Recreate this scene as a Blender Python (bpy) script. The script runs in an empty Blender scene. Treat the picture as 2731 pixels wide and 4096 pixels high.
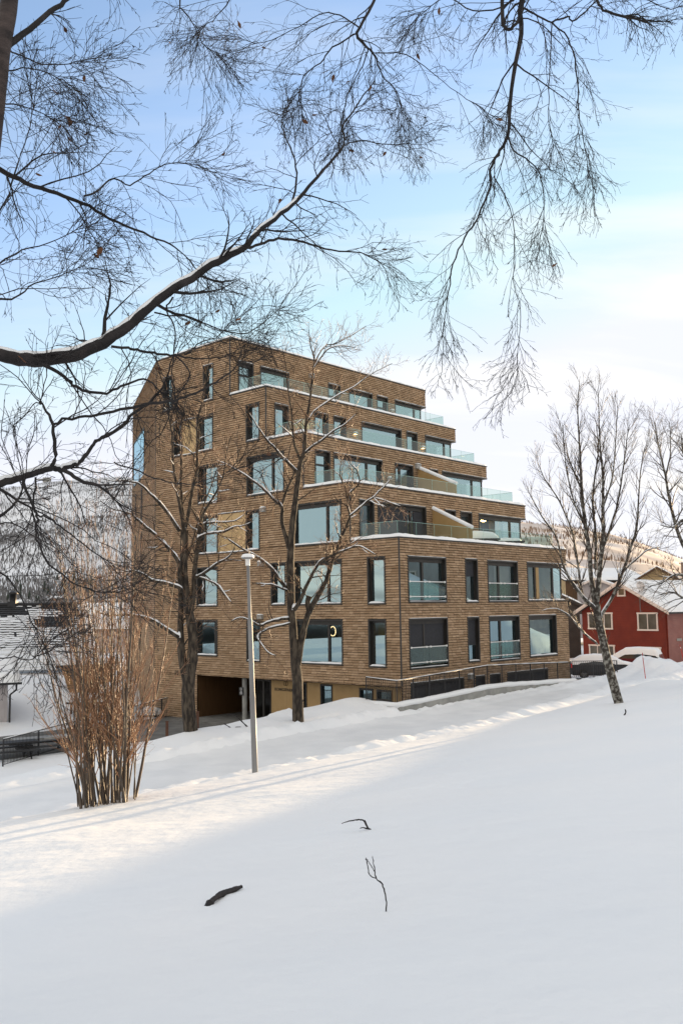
import bpy, bmesh, math, random
from mathutils import Vector, Matrix, noise

scene = bpy.context.scene
COL = scene.collection
R = math.radians

# ------------------------------------------------------------------ camera
PITCH, ROLL, FPX = 0.1062570, -0.0136808, 3644.05      # focal length in pixels of a 2731 px wide frame
_F = Vector((0, math.cos(PITCH), math.sin(PITCH)))
_U0 = Vector((0, -math.sin(PITCH), math.cos(PITCH)))
_X0 = Vector((1, 0, 0))
CX = _X0 * math.cos(ROLL) + _U0 * math.sin(ROLL)
CU = -_X0 * math.sin(ROLL) + _U0 * math.cos(ROLL)
cam_data = bpy.data.cameras.new("camera")
cam_data.sensor_fit = 'HORIZONTAL'
cam_data.sensor_width = 36.0
cam_data.lens = 36.0 * FPX / 2731.0
cam_data.clip_start = 0.1
cam_data.clip_end = 12000
cam = bpy.data.objects.new("camera", cam_data)
COL.objects.link(cam)
cam.matrix_world = Matrix(((CX.x, CU.x, -_F.x, 0), (CX.y, CU.y, -_F.y, 0), (CX.z, CU.z, -_F.z, 0), (0, 0, 0, 1)))
scene.camera = cam

# ------------------------------------------------------------------ sky and sun
SUN_AZ, SUN_EL = R(40.0), R(4.8)
world = bpy.data.worlds.new("World")
scene.world = world
world.use_nodes = True
wn, wl = world.node_tree.nodes, world.node_tree.links
wn.clear()
w_out = wn.new('ShaderNodeOutputWorld'); w_bg = wn.new('ShaderNodeBackground')
sky = wn.new('ShaderNodeTexSky')
sky.sky_type = 'NISHITA'; sky.sun_disc = False
sky.sun_elevation = R(9.0); sky.sun_rotation = SUN_AZ
sky.air_density = 1.0; sky.dust_density = 0.1; sky.ozone_density = 1.6; sky.altitude = 50
tc = wn.new('ShaderNodeTexCoord')
def wmath(op, a, b=None, clamp=False):
    n = wn.new('ShaderNodeMath'); n.operation = op; n.use_clamp = clamp
    for i, v in enumerate((a, b)):
        if v is None: continue
        if isinstance(v, (int, float)): n.inputs[i].default_value = v
        else: wl.new(v, n.inputs[i])
    return n.outputs[0]
# thin high cirrus: stretched noise on the sky dome
sep = wn.new('ShaderNodeSeparateXYZ'); wl.new(tc.outputs['Generated'], sep.inputs[0])
zden = wmath('ADD', wmath('MAXIMUM', sep.outputs[2], 0.0), 0.16)
comb = wn.new('ShaderNodeCombineXYZ')
wl.new(wmath('DIVIDE', sep.outputs[0], zden), comb.inputs[0]); wl.new(wmath('DIVIDE', sep.outputs[1], zden), comb.inputs[1])
mp = wn.new('ShaderNodeMapping'); wl.new(comb.outputs[0], mp.inputs[0])
mp.inputs['Rotation'].default_value = (0, 0, R(-62)); mp.inputs['Scale'].default_value = (0.42, 1.5, 1); mp.inputs['Location'].default_value = (3.1, 1.7, 0)
nz = wn.new('ShaderNodeTexNoise'); wl.new(mp.outputs[0], nz.inputs['Vector'])
nz.inputs['Scale'].default_value = 1.5; nz.inputs['Detail'].default_value = 7; nz.inputs['Roughness'].default_value = 0.55; nz.inputs['Distortion'].default_value = 0.4
cr = wn.new('ShaderNodeValToRGB'); wl.new(nz.outputs[0], cr.inputs[0])
cr.color_ramp.elements[0].position = 0.46; cr.color_ramp.elements[0].color = (0, 0, 0, 1)
cr.color_ramp.elements[1].position = 0.78; cr.color_ramp.elements[1].color = (1, 1, 1, 1)
# thin veil that thickens towards the horizon and towards the sun
sund = wn.new('ShaderNodeVectorMath'); sund.operation = 'DOT_PRODUCT'
wl.new(tc.outputs['Generated'], sund.inputs[0])
sund.inputs[1].default_value = (math.sin(SUN_AZ) * math.cos(SUN_EL), math.cos(SUN_AZ) * math.cos(SUN_EL), math.sin(SUN_EL))
near_sun = wmath('POWER', wmath('MAXIMUM', sund.outputs['Value'], 0.0), 3.0)
low = wmath('POWER', wmath('SUBTRACT', 1.0, wmath('MAXIMUM', sep.outputs[2], 0.0), True), 5.0)
# bright overcast added out of view, overhead and behind the camera, to light snow
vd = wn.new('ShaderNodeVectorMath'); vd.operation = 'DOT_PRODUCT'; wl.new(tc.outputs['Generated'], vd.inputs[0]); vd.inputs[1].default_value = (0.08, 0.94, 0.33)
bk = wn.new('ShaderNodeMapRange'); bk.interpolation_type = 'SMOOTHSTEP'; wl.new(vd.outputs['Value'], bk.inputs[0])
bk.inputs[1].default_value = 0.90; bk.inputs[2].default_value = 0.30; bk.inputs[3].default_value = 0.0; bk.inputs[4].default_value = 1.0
veil = wmath('ADD', wmath('MULTIPLY', low, 0.36), wmath('ADD', wmath('MULTIPLY', near_sun, 0.16), 0.06), True)
cl = wmath('MULTIPLY', cr.outputs[0], wmath('ADD', wmath('MULTIPLY', near_sun, 0.9), 0.24))
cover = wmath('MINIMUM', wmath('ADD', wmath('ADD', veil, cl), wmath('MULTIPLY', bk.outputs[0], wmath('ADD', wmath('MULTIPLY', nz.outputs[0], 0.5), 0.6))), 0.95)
mix = wn.new('ShaderNodeMixRGB'); wl.new(cover, mix.inputs[0])
stint = wn.new('ShaderNodeMixRGB'); stint.blend_type = 'MULTIPLY'; stint.inputs[0].default_value = 1.0
wl.new(sky.outputs[0], stint.inputs[1]); tmix = wn.new('ShaderNodeMixRGB'); wl.new(wmath('MULTIPLY', low, 1.6, True), tmix.inputs[0]); tmix.inputs[1].default_value = (1.10, 1.12, 1.22, 1); tmix.inputs[2].default_value = (1.38, 1.08, 1.28, 1); wl.new(tmix.outputs[0], stint.inputs[2])
slim = wn.new('ShaderNodeVectorMath'); slim.operation = 'MINIMUM'; wl.new(stint.outputs[0], slim.inputs[0]); slim.inputs[1].default_value = (2.92, 3.08, 3.62)
wl.new(slim.outputs[0], mix.inputs[1])
ccol = wn.new('ShaderNodeMixRGB'); wl.new(near_sun, ccol.inputs[0])
ccol.inputs[1].default_value = (3.45, 3.5, 3.5, 1); ccol.inputs[2].default_value = (4.1, 3.95, 3.7, 1)
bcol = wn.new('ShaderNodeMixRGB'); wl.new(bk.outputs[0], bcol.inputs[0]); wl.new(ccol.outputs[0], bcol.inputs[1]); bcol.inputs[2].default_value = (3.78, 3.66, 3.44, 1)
wl.new(bcol.outputs[0], mix.inputs[2])
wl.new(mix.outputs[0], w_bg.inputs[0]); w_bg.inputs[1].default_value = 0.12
wl.new(w_bg.outputs[0], w_out.inputs[0])

sl = bpy.data.lights.new("sun", 'SUN'); sl.energy = 5.0; sl.angle = R(0.55); sl.color = (1.0, 0.72, 0.42)
sun = bpy.data.objects.new("sun", sl); COL.objects.link(sun)
sun.rotation_euler = (R(90) - SUN_EL, 0, math.pi - SUN_AZ)
scene.view_settings.view_transform = 'Standard'
scene.view_settings.look = 'None'
scene.view_settings.exposure = 1.3
scene.view_settings.gamma = 1.0
scene.render.engine = 'CYCLES'
scene.cycles.max_bounces = 6
scene.cycles.transparent_max_bounces = 12
scene.cycles.caustics_reflective = False
scene.cycles.caustics_refractive = False

# ------------------------------------------------------------------ helpers
def at(px, py, y):
    """point whose image is (px, py) of the 2731 px frame, y metres ahead"""
    r = CX * ((px - 1365.5) / FPX) - CU * ((py - 2048) / FPX) + _F
    return r * (y / r.y)

YA = 0.7433644
DR = Vector((math.sin(YA), math.cos(YA), 0))     # along the street
DL = Vector((-math.cos(YA), math.sin(YA), 0))    # away from the street
C0 = Vector((2.685319, 43.0, 0))
def tn(t, n, z=0.0): return DR * t + DL * n + Vector((0, 0, z))

def sstep(a, b, x):
    x = min(1.0, max(0.0, (x - a) / (b - a)))
    return x * x * (3 - 2 * x)

class MB:
    def __init__(s): s.v = []; s.f = []; s.m = []; s.uv = []; s.sm = []
    def face(s, idx, m=0, uv=None, smooth=False):
        s.f.append(idx); s.m.append(m); s.uv.append(uv); s.sm.append(smooth)
    def quad(s, a, b, c, d, m=0, uv=None):
        i = len(s.v); s.v += [a, b, c, d]; s.face((i, i + 1, i + 2, i + 3), m, uv)
    def poly(s, pts, m=0):
        i = len(s.v); s.v += pts; s.face(tuple(range(i, i + len(pts))), m)
    def box(s, lo, hi, m=0, T=None):
        x0, y0, z0 = lo; x1, y1, z1 = hi
        p = [Vector(q) for q in ((x0,y0,z0),(x1,y0,z0),(x1,y1,z0),(x0,y1,z0),(x0,y0,z1),(x1,y0,z1),(x1,y1,z1),(x0,y1,z1))]
        if T: p = [T(q) for q in p]
        i = len(s.v); s.v += p
        for q in ((3,2,1,0),(4,5,6,7),(0,1,5,4),(1,2,6,5),(2,3,7,6),(3,0,4,7)): s.face(tuple(i + k for k in q), m)
    def tube(s, pts, rad, sides=5, m=0, cap=True, sq=1.0):
        n = len(pts); base = len(s.v); up = Vector((0.13, 0.31, 0.94))
        for k in range(n):
            t = pts[min(k + 1, n - 1)] - pts[max(k - 1, 0)]
            if t.length < 1e-9: t = Vector((0, 0, 1))
            t.normalize()
            a = t.cross(up)
            if a.length < 1e-3: a = t.cross(Vector((1, 0, 0)))
            a.normalize(); b = a.cross(t)
            for j in range(sides):
                th = 2 * math.pi * j / sides
                s.v.append(pts[k] + a * (rad[k] * math.cos(th)) + b * (rad[k] * sq * math.sin(th)))
        for k in range(n - 1):
            for j in range(sides):
                a0 = base + k * sides + j; a1 = base + k * sides + (j + 1) % sides
                s.face((a0, a1, a1 + sides, a0 + sides), m, None, True)
        if cap and sides > 3:
            s.face(tuple(base + j for j in range(sides)), m)
            s.face(tuple(base + (n - 1) * sides + j for j in reversed(range(sides))), m)
    def grid(s, fn, nu, nv, m=0, uvfn=None):
        i = len(s.v)
        for a in range(nu + 1):
            for b in range(nv + 1): s.v.append(fn(a / nu, b / nv))
        for a in range(nu):
            for b in range(nv):
                k = i + a * (nv + 1) + b
                s.face((k, k + nv + 1, k + nv + 2, k + 1), m, None, True)
    def lathe(s, c, prof, sides=16, m=0):
        i = len(s.v)
        for r, z in prof:
            for j in range(sides):
                th = 2 * math.pi * j / sides
                s.v.append(c + Vector((r * math.cos(th), r * math.sin(th), z)))
        for k in range(len(prof) - 1):
            for j in range(sides):
                a = i + k * sides + j; b = i + k * sides + (j + 1) % sides
                s.face((a, b, b + sides, a + sides), m, None, True)
    def build(s, name, mats, parent=None, shift=None):
        me = bpy.data.meshes.new(name)
        vs = s.v if shift is None else [p - shift for p in s.v]
        me.from_pydata([tuple(p) for p in vs], [], s.f)
        if not isinstance(mats, (list, tuple)): mats = [mats]
        for mt in mats: me.materials.append(mt)
        if len(mats) > 1: me.polygons.foreach_set('material_index', s.m)
        if any(s.sm): me.polygons.foreach_set('use_smooth', s.sm)
        if any(u is not None for u in s.uv):
            lay = me.uv_layers.new(name="UVMap"); k = 0; flat = []
            for f, u in zip(s.f, s.uv):
                for q in range(len(f)):
                    flat += (u[q] if u is not None else (0.0, 0.0))
            lay.data.foreach_set('uv', flat)
        me.update()
        o = bpy.data.objects.new(name, me); COL.objects.link(o)
        if parent is not None: o.parent = parent
        return o

def tag(o, label=None, cat=None, group=None, kind=None):
    if label: o['label'] = label
    if cat: o['category'] = cat
    if group: o['group'] = group
    if kind: o['kind'] = kind
    return o

def empty(name, loc, label=None, cat=None, group=None, rz=0.0):
    o = bpy.data.objects.new(name, None); COL.objects.link(o)
    o.empty_display_size = 0.3
    o.location = loc; o.rotation_euler = (0, 0, rz)
    return tag(o, label, cat, group)

def copy_thing(o, loc, rz=None, label=None):
    c = o.copy(); COL.objects.link(c); c.location = loc
    if rz is not None: c.rotation_euler = (0, 0, rz)
    if label: c['label'] = label
    for ch in list(o.children):
        d = ch.copy(); COL.objects.link(d); d.parent = c
        for g in list(ch.children):
            e = g.copy(); COL.objects.link(e); e.parent = d
    return c

# ------------------------------------------------------------------ materials
def mat(name, c, rough=0.7, c2=None, scale=4.0, detail=5.0, bump=0.0, bscale=None, spec=0.4, metal=0.0, stretch=None, lo=0.35, hi=0.65, emit=None):
    m = bpy.data.materials.new(name); m.use_nodes = True
    n, l = m.node_tree.nodes, m.node_tree.links
    b = n['Principled BSDF']
    b.inputs['Base Color'].default_value = (*c, 1); b.inputs['Roughness'].default_value = rough
    b.inputs['Specular IOR Level'].default_value = spec; b.inputs['Metallic'].default_value = metal
    if emit:
        b.inputs['Emission Color'].default_value = (*emit[0], 1); b.inputs['Emission Strength'].default_value = emit[1]
    if c2 is not None or bump:
        t = n.new('ShaderNodeTexCoord'); vec = t.outputs['Object']
        if stretch:
            mp = n.new('ShaderNodeMapping'); mp.inputs['Scale'].default_value = stretch
            l.new(vec, mp.inputs[0]); vec = mp.outputs[0]
    if c2 is not None:
        z = n.new('ShaderNodeTexNoise'); z.inputs['Scale'].default_value = scale; z.inputs['Detail'].default_value = detail
        l.new(vec, z.inputs['Vector'])
        r = n.new('ShaderNodeValToRGB'); l.new(z.outputs[0], r.inputs[0])
        r.color_ramp.elements[0].position = lo; r.color_ramp.elements[0].color = (*c, 1)
        r.color_ramp.elements[1].position = hi; r.color_ramp.elements[1].color = (*c2, 1)
        l.new(r.outputs[0], b.inputs['Base Color'])
    if bump:
        z2 = n.new('ShaderNodeTexNoise'); z2.inputs['Scale'].default_value = bscale or scale * 3; z2.inputs['Detail'].default_value = 6
        l.new(vec, z2.inputs['Vector'])
        bp = n.new('ShaderNodeBump'); bp.inputs['Strength'].default_value = min(1.0, bump); bp.inputs['Distance'].default_value = 0.02 if bump <= 1 else 0.02 * bump
        l.new(z2.outputs[0], bp.inputs['Height']); l.new(bp.outputs[0], b.inputs['Normal'])
    return m

M = {}
M['snow'] = mat('snow', (0.80, 0.815, 0.83), 0.62, (0.83, 0.835, 0.84), 0.6, bump=0.35, bscale=9, spec=0.25)
M['snow_ground'] = mat('snow_ground', (0.80, 0.815, 0.83), 0.6, (0.84, 0.84, 0.84), 0.25, bump=1.4, bscale=2.6, spec=0.25)
M['snow_far'] = mat('snow_far', (0.62, 0.65, 0.68), 0.9, (0.80, 0.81, 0.82), 0.008, lo=0.42, hi=0.6)
M['road'] = mat('packed_snow', (0.72, 0.73, 0.74), 0.55, (0.80, 0.805, 0.81), 0.9, bump=0.5, bscale=4, stretch=(1, 1, 1), spec=0.3)
M['path'] = mat('path_asphalt', (0.10, 0.098, 0.09), 0.8, (0.17, 0.165, 0.155), 1.2, bump=0.2)
M['black'] = mat('black_metal', (0.018, 0.018, 0.02), 0.45, spec=0.4)
M['frame'] = mat('window_frame', (0.022, 0.020, 0.018), 0.5, (0.032, 0.028, 0.024), 3.0)
M['flash'] = mat('dark_flashing', (0.035, 0.033, 0.032), 0.5)
M['tan'] = mat('tan_panel', (0.33, 0.21, 0.085), 0.55, (0.38, 0.245, 0.105), 1.5)
M['beige'] = mat('beige_panel', (0.46, 0.31, 0.145), 0.6, (0.50, 0.345, 0.165), 1.5)
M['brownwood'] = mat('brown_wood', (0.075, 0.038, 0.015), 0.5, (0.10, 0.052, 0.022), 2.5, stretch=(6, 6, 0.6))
M['darkdoor'] = mat('dark_door', (0.03, 0.028, 0.022), 0.45)
M['concrete'] = mat('concrete', (0.25, 0.25, 0.235), 0.85, (0.36, 0.355, 0.33), 2.2, bump=0.2)
M['white'] = mat('white_paint', (0.78, 0.77, 0.75), 0.5)
M['interior'] = mat('interior_paint', (0.42, 0.36, 0.28), 0.9, (0.30, 0.27, 0.23), 0.6)
M['blind'] = mat('dark_blind', (0.028, 0.029, 0.034), 0.85, (0.036, 0.037, 0.043), 12)
M['curtain'] = mat('pale_curtain', (0.55, 0.52, 0.46), 0.9)
M['warmcurtain'] = mat('yellow_curtain', (0.62, 0.42, 0.16), 0.9, (0.55, 0.36, 0.13), 5)
M['ventbox'] = mat('grey_vent', (0.30, 0.29, 0.27), 0.5)
M['galv'] = mat('galvanised_steel', (0.17, 0.172, 0.175), 0.5, (0.23, 0.232, 0.235), 3.0, metal=0.0, stretch=(1, 1, 0.2))
M['rust'] = mat('rusty_steel', (0.07, 0.03, 0.018), 0.8, (0.10, 0.045, 0.025), 6)
M['redpole'] = mat('red_plastic', (0.55, 0.03, 0.025), 0.4)
M['lamp_lit'] = mat('lit_lamp', (0.9, 0.7, 0.4), 0.5, emit=((1.0, 0.62, 0.25), 3.0))
M['room_lit'] = mat('lit_room_lamp', (0.9, 0.7, 0.4), 0.5, emit=((1.0, 0.66, 0.28), 55.0))
M['led_lit'] = mat('lit_ring', (0.9, 0.7, 0.4), 0.5, emit=((1.0, 0.72, 0.38), 2.0))
M['letter'] = mat('dark_letters', (0.03, 0.024, 0.016), 0.5)
M['signwhite'] = mat('sign_white', (0.75, 0.75, 0.75), 0.5)
M['bark_dark'] = mat('birch_bark', (0.013, 0.011, 0.011), 0.8, (0.04, 0.033, 0.033), 7.0, bump=0.8, bscale=30, lo=0.45, hi=0.75)
M['bark_birch'] = mat('birch_trunk_bark', (0.02, 0.014, 0.013), 0.75, (0.07, 0.05, 0.045), 5.0, bump=0.6, bscale=20, stretch=(1, 1, 3))
M['bark'] = mat('rowan_bark', (0.018, 0.013, 0.009), 0.85, (0.10, 0.078, 0.055), 9.0, bump=1.0, bscale=26, stretch=(1, 1, 0.35), lo=0.42, hi=0.72)
M['bark_lichen'] = mat('lichen_bark', (0.035, 0.028, 0.022), 0.85, (0.26, 0.25, 0.22), 7.0, bump=1.0, bscale=22, lo=0.47, hi=0.62)
M['twig'] = mat('twig_bark', (0.20, 0.105, 0.05), 0.5, (0.28, 0.15, 0.075), 3.0, spec=0.7)
M['twig_dark'] = mat('dark_twig', (0.014, 0.011, 0.011), 0.75)
M['twig_brown'] = mat('brown_twig', (0.055, 0.038, 0.027), 0.6)
M['shrubstem'] = mat('hazel_stem', (0.035, 0.026, 0.018), 0.55, (0.095, 0.062, 0.038), 4.0, spec=0.6)
M['shrubtwig'] = mat('hazel_twig', (0.22, 0.11, 0.055), 0.5, (0.30, 0.15, 0.07), 4.0, spec=0.7)
M['leaf'] = mat('dry_leaf', (0.13, 0.055, 0.025), 0.8, (0.20, 0.09, 0.04), 20)

def glass_mat(name, fac, tint, gl=(1, 1, 1), rough=0.0, k=0.9):
    m = bpy.data.materials.new(name); m.use_nodes = True
    n, l = m.node_tree.nodes, m.node_tree.links; n.clear()
    o = n.new('ShaderNodeOutputMaterial'); mx = n.new('ShaderNodeMixShader')
    t = n.new('ShaderNodeBsdfTransparent'); g = n.new('ShaderNodeBsdfGlossy')
    t.inputs[0].default_value = (*tint, 1); g.inputs[0].default_value = (*gl, 1); g.inputs['Roughness'].default_value = rough
    fr = n.new('ShaderNodeLayerWeight'); fr.inputs[0].default_value = 0.3
    mm = n.new('ShaderNodeMath'); mm.operation = 'MULTIPLY_ADD'; mm.use_clamp = True
    pw = n.new('ShaderNodeMath'); pw.operation = 'POWER'; l.new(fr.outputs['Facing'], pw.inputs[0]); pw.inputs[1].default_value = 4.0; fr.inputs[0].default_value = 0.5
    l.new(pw.outputs[0], mm.inputs[0]); mm.inputs[1].default_value = k; mm.inputs[2].default_value = fac
    l.new(mm.outputs[0], mx.inputs[0]); l.new(t.outputs[0], mx.inputs[1]); l.new(g.outputs[0], mx.inputs[2]); l.new(mx.outputs[0], o.inputs[0])
    return m
M['glass'] = glass_mat('window_glass', 0.46, (0.58, 0.64, 0.62), (0.58, 0.83, 0.93), 0.0, 0.5)
M['rail_glass'] = glass_mat('balustrade_glass', 0.07, (0.74, 0.85, 0.82), (0.9, 1.0, 1.0), 0.0, 0.30)
M['glass_edge'] = mat('glass_edge', (0.35, 0.55, 0.50), 0.2)

def cladding_mat(name, cols):
    m = bpy.data.materials.new(name); m.use_nodes = True
    n, l = m.node_tree.nodes, m.node_tree.links; b = n['Principled BSDF']
    uv = n.new('ShaderNodeUVMap'); sp = n.new('ShaderNodeSeparateXYZ'); l.new(uv.outputs[0], sp.inputs[0])
    r = n.new('ShaderNodeValToRGB'); l.new(sp.outputs[0], r.inputs[0])
    while len(r.color_ramp.elements) < len(cols): r.color_ramp.elements.new(0.5)
    for i, c in enumerate(cols): r.color_ramp.elements[i].position = i / (len(cols) - 1); r.color_ramp.elements[i].color = (*c, 1)
    t = n.new('ShaderNodeTexCoord')
    z = n.new('ShaderNodeTexNoise'); l.new(t.outputs['Object'], z.inputs['Vector']); z.inputs['Scale'].default_value = 0.5; z.inputs['Detail'].default_value = 6
    mp = n.new('ShaderNodeMapping'); l.new(t.outputs['Object'], mp.inputs[0]); mp.inputs['Scale'].default_value = (3, 3, 40)
    z2 = n.new('ShaderNodeTexNoise'); l.new(mp.outputs[0], z2.inputs['Vector']); z2.inputs['Scale'].default_value = 2.0; z2.inputs['Detail'].default_value = 3
    ad = n.new('ShaderNodeMath'); ad.operation = 'ADD'; l.new(z.outputs[0], ad.inputs[0]); l.new(z2.outputs[0], ad.inputs[1])
    mr = n.new('ShaderNodeMapRange'); l.new(ad.outputs[0], mr.inputs[0])
    mr.inputs[1].default_value = 0.6; mr.inputs[2].default_value = 1.4; mr.inputs[3].default_value = 0.75; mr.inputs[4].default_value = 1.25
    mu = n.new('ShaderNodeMixRGB'); mu.blend_type = 'MULTIPLY'; mu.inputs[0].default_value = 1.0
    l.new(r.outputs[0], mu.inputs[1]); l.new(mr.outputs[0], mu.inputs[2])
    l.new(mu.outputs[0], b.inputs['Base Color']); b.inputs['Roughness'].default_value = 0.75; b.inputs['Specular IOR Level'].default_value = 0.25
    return m
M['clad'] = cladding_mat('wood_shingles', [(0.285, 0.184, 0.106), (0.335, 0.223, 0.132), (0.355, 0.240, 0.146), (0.435, 0.300, 0.19)])
M['cladback'] = mat('shingle_joint_shade', (0.025, 0.017, 0.012), 0.9)  # dark backing: shingle joints, plus course shadow lines put into the colour

# ------------------------------------------------------------------ terrain
def road_z(t): return -4.70 + 0.02 * (t - 23.4) if t > -40 else -5.97
def nz2(x, y, s, o=0.0): return noise.noise(Vector((x / s + o, y / s - o, o)))
def ground_z(x, y):
    p = Vector((x, y, 0)); t = p.dot(DR); n = p.dot(DL)
    F = -1.6 + 0.113 * x - 0.093 * y
    F = max(-9.0, min(5.0, F))
    F += 0.06 * sstep(22, 46, t) * sstep(4, 16, n)
    # unseen knoll added off to the right, shaped to shade the foreground
    dd = 0.6428 * x + 0.7660 * y; qq = 0.7660 * x - 0.6428 * y
    if dd > 20 and qq > -18:
        zk = min(8.0, -1.2 + 0.386 * (qq + 14.9)) + 0.35 * nz2(qq, dd, 2.0, 8.0) - 0.34 * math.sqrt((dd - 58) ** 2 + 4) + 1.0
        k = zk - F; F += 0.5 * (k + math.sqrt(k * k + 0.25)) - 0.02
    F += 0.008 * nz2(x, y, 0.55, 5.1) + 0.018 * nz2(x * 0.5 + y, y - x * 0.4, 1.1, 2.0) + 0.035 * nz2(x, y, 2.2) + 0.05 * nz2(x, y, 6.0, 3.3)
    sh = 2.2 * sstep(26, 44, t)
    zr = road_z(t)
    w = sstep(17.7 + sh, 20.1 + sh * 0.55, n)
    h = F * (1 - w) + zr * w
    lump = 0.5 + 0.6 * nz2(x, y, 0.75, 1.1) + 0.75 * nz2(x, y, 0.33, 4.0)
    big = 0.5 + 0.5 * nz2(t, 0, 3.5, 7.0)
    h += (0.12 + 0.30 * big + 0.14 * lump) * math.exp(-((n - 19.7 - sh * 0.7) / 0.62) ** 2) * sstep(-14, -6, t)
    # far plough bank
    nb = 25.15 if t < 30.5 else 24.75
    amp = (0.22 + 0.22 * lump + 0.10 * big) * (0.45 + 0.55 * sstep(12, 22, t)) if t < 30.5 else (0.10 + 0.16 * lump)
    h += amp * math.exp(-((n - nb) / 0.55) ** 2)
    if n > 24.4:
        # bank with the street trees on the left part
        tb = 31.6 + 8.5 * sstep(45, 58, n) + 60 * sstep(58, 75, n)
        left = 1 - sstep(tb - 0.4, tb + 0.4, t)
        bankz = zr + 0.30 - 0.62 * (1 - sstep(13, 24, t)) + 0.10 * nz2(x, y, 1.7, 2.0) + 0.25 * sstep(24, 30, t) * sstep(25.5, 27.5, n)
        low = -6.2 + 2.0 * sstep(47, 60, n) - 3.0 * sstep(90, 140, n) - 22 * sstep(140, 420, n)
        w2 = sstep(27.9, 30.8, n)
        zl = bankz * (1 - w2) + low * w2
        a = sstep(24.9, 26.0, n)
        zl = h * (1 - a) + zl * a
        # right part: light well behind the retaining wall, car park beyond the building
        well = sstep(25.5, 25.7, n)
        zw = -6.4 * (1 - sstep(45, 48, t)) + -4.85 * sstep(45, 48, t)
        if t > 46.0: well = sstep(25.3, 29.5, n)
        zw2 = zw + 0.05 * nz2(x, y, 1.2)
        if t > 46.5: zw2 -= 3.0 * sstep(90, 140, n) + 22 * sstep(140, 420, n)
        zz = h * (1 - well) + zw2 * well
        h = zl * left + zz * (1 - left)
    # ploughed heap beside the parked cars
    q = Vector((18.9, 55.5)); d2 = ((x - q.x) ** 2 + (y - q.y) ** 2) / 3.2
    h += 1.0 * math.exp(-d2) * (0.8 + 0.3 * lump)
    q = Vector((15.2, 45.0)); d2 = ((x - q.x) ** 2 / 3.0 + (y - q.y) ** 2 / 2.0)
    h += 0.32 * math.exp(-d2)
    return h

DENTS = [(-1.13, 7.97, 0.17, 0.05), (-0.97, 8.41, 0.2, 0.045), (0.28, 6.91, 0.12, 0.04), (0.31, 10.99, 0.25, 0.05), (0.68, 7.03, 0.1, 0.03)]
_gz = ground_z
def ground_z(x, y):
    h = _gz(x, y)
    if abs(x) < 3 and 5 < y < 13:
        for a, b, r, d in DENTS: h -= d * math.exp(-((x - a) ** 2 + (y - b) ** 2) / (r * r)) - 0.35 * d * math.exp(-(((x - a) ** 2 + (y - b) ** 2) ** 0.5 - 2.2 * r) ** 2 / (0.5 * r * r))
    return h

def gp(x, y, dz=0.0): return Vector((x, y, ground_z(x, y) + dz))

def axis(spec):
    out = []
    for a, b, st in spec:
        k = max(1, int(round((b - a) / st)))
        out += [a + (b - a) * i / k for i in range(k)]
    out.append(spec[-1][1]); return out
ts = axis([(-1600, -300, 130), (-300, -60, 30), (-60, -14, 4), (-14, 50, 0.22), (50, 74, 0.8), (74, 120, 5), (120, 320, 25), (320, 1700, 140)])
ns = axis([(-1500, -300, 130), (-300, -50, 25), (-50, -8, 3), (-8, 2, 0.8), (2, 17, 0.42), (17, 28, 0.17), (28, 34, 0.4), (34, 70, 1.2), (70, 150, 6), (150, 480, 30), (480, 1700, 150)])
g = MB(); nn = len(ns)
for t in ts:
    for n in ns:
        p = tn(t, n); h = ground_z(p.x, p.y)
        if 20.9 < n < 24.5 and -40 < t < 80: h -= 0.03
        g.v.append(Vector((p.x, p.y, h)))
for a in range(len(ts) - 1):
    for b in range(nn - 1):
        k = a * nn + b
        g.face((k, k + nn, k + nn + 1, k + 1), 0, None, True)
tag(g.build('snow_ground', M['snow_ground']), kind='structure')

# packed snow on the roadway, a sheet over the ground with shallow wheel grooves
g = MB(); rt = axis([(-38, -14, 2), (-14, 50, 0.5), (50, 78, 2)]); rn = [20.35 + 4.4 * i / 26 for i in range(27)]
for t in rt:
    sh = 2.2 * sstep(26, 44, t) * 0.7
    for n in rn:
        n2 = n + sh * max(0.0, (24.5 - n) / 4.2)
        p = tn(t, n2); gr = 0.0
        for c in (21.4, 22.9, 23.7): gr -= 0.018 * math.exp(-((n - c) / 0.22) ** 2)
        e = min(1.0, min(n - 20.35, 24.75 - n) / 0.35)
        g.v.append(Vector((p.x, p.y, ground_z(p.x, p.y) - 0.05 + 0.062 * e + gr * e + 0.012 * nz2(p.x, p.y, 0.5) * e)))
for a in range(len(rt) - 1):
    for b in range(len(rn) - 1):
        k = a * 27 + b; g.face((k, k + 27, k + 28, k + 1), 0, None, True)
tag(g.build('road', M['road']), kind='structure')

# bare asphalt path from the left to the entrance
g = MB()
def path_pt(u, v):
    a = Vector((-21.0, 33.0, 0)).lerp(Vector((-4.0, 50.5, 0)), u); b = Vector((-26.0, 37.5, 0)).lerp(Vector((-9.0, 56.0, 0)), u)
    p = a.lerp(b, v); p.z = -6.2 + 0.03 + 0.01 * nz2(p.x, p.y, 0.7)
    return p
g.grid(path_pt, 40, 12)
tag(g.build('path', M['path']), kind='structure')

# ------------------------------------------------------------------ apartment building
BZ = -6.1
bld = empty('apartment_building', (C0.x, C0.y, BZ), 'stepped brown timber shingle apartment block with glass railed terraces and dark framed windows', 'building', rz=math.pi / 2 - YA)
SH = Vector((0, 0, BZ))
def V(x, y, z): return Vector((x, y, z))
OFF = [0.0, 3.07, 6.32, 9.19, 12.21]
LEDGE = [3.34, 6.30, 9.27, 12.28, 15.68]
def xr(o): return 15.8 + 0.215 * o
LEFT_O = 19.24
FL = Vector((6.51, 31.27, 0)); BR = Vector((xr(31.3), 31.3, 0))

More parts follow.
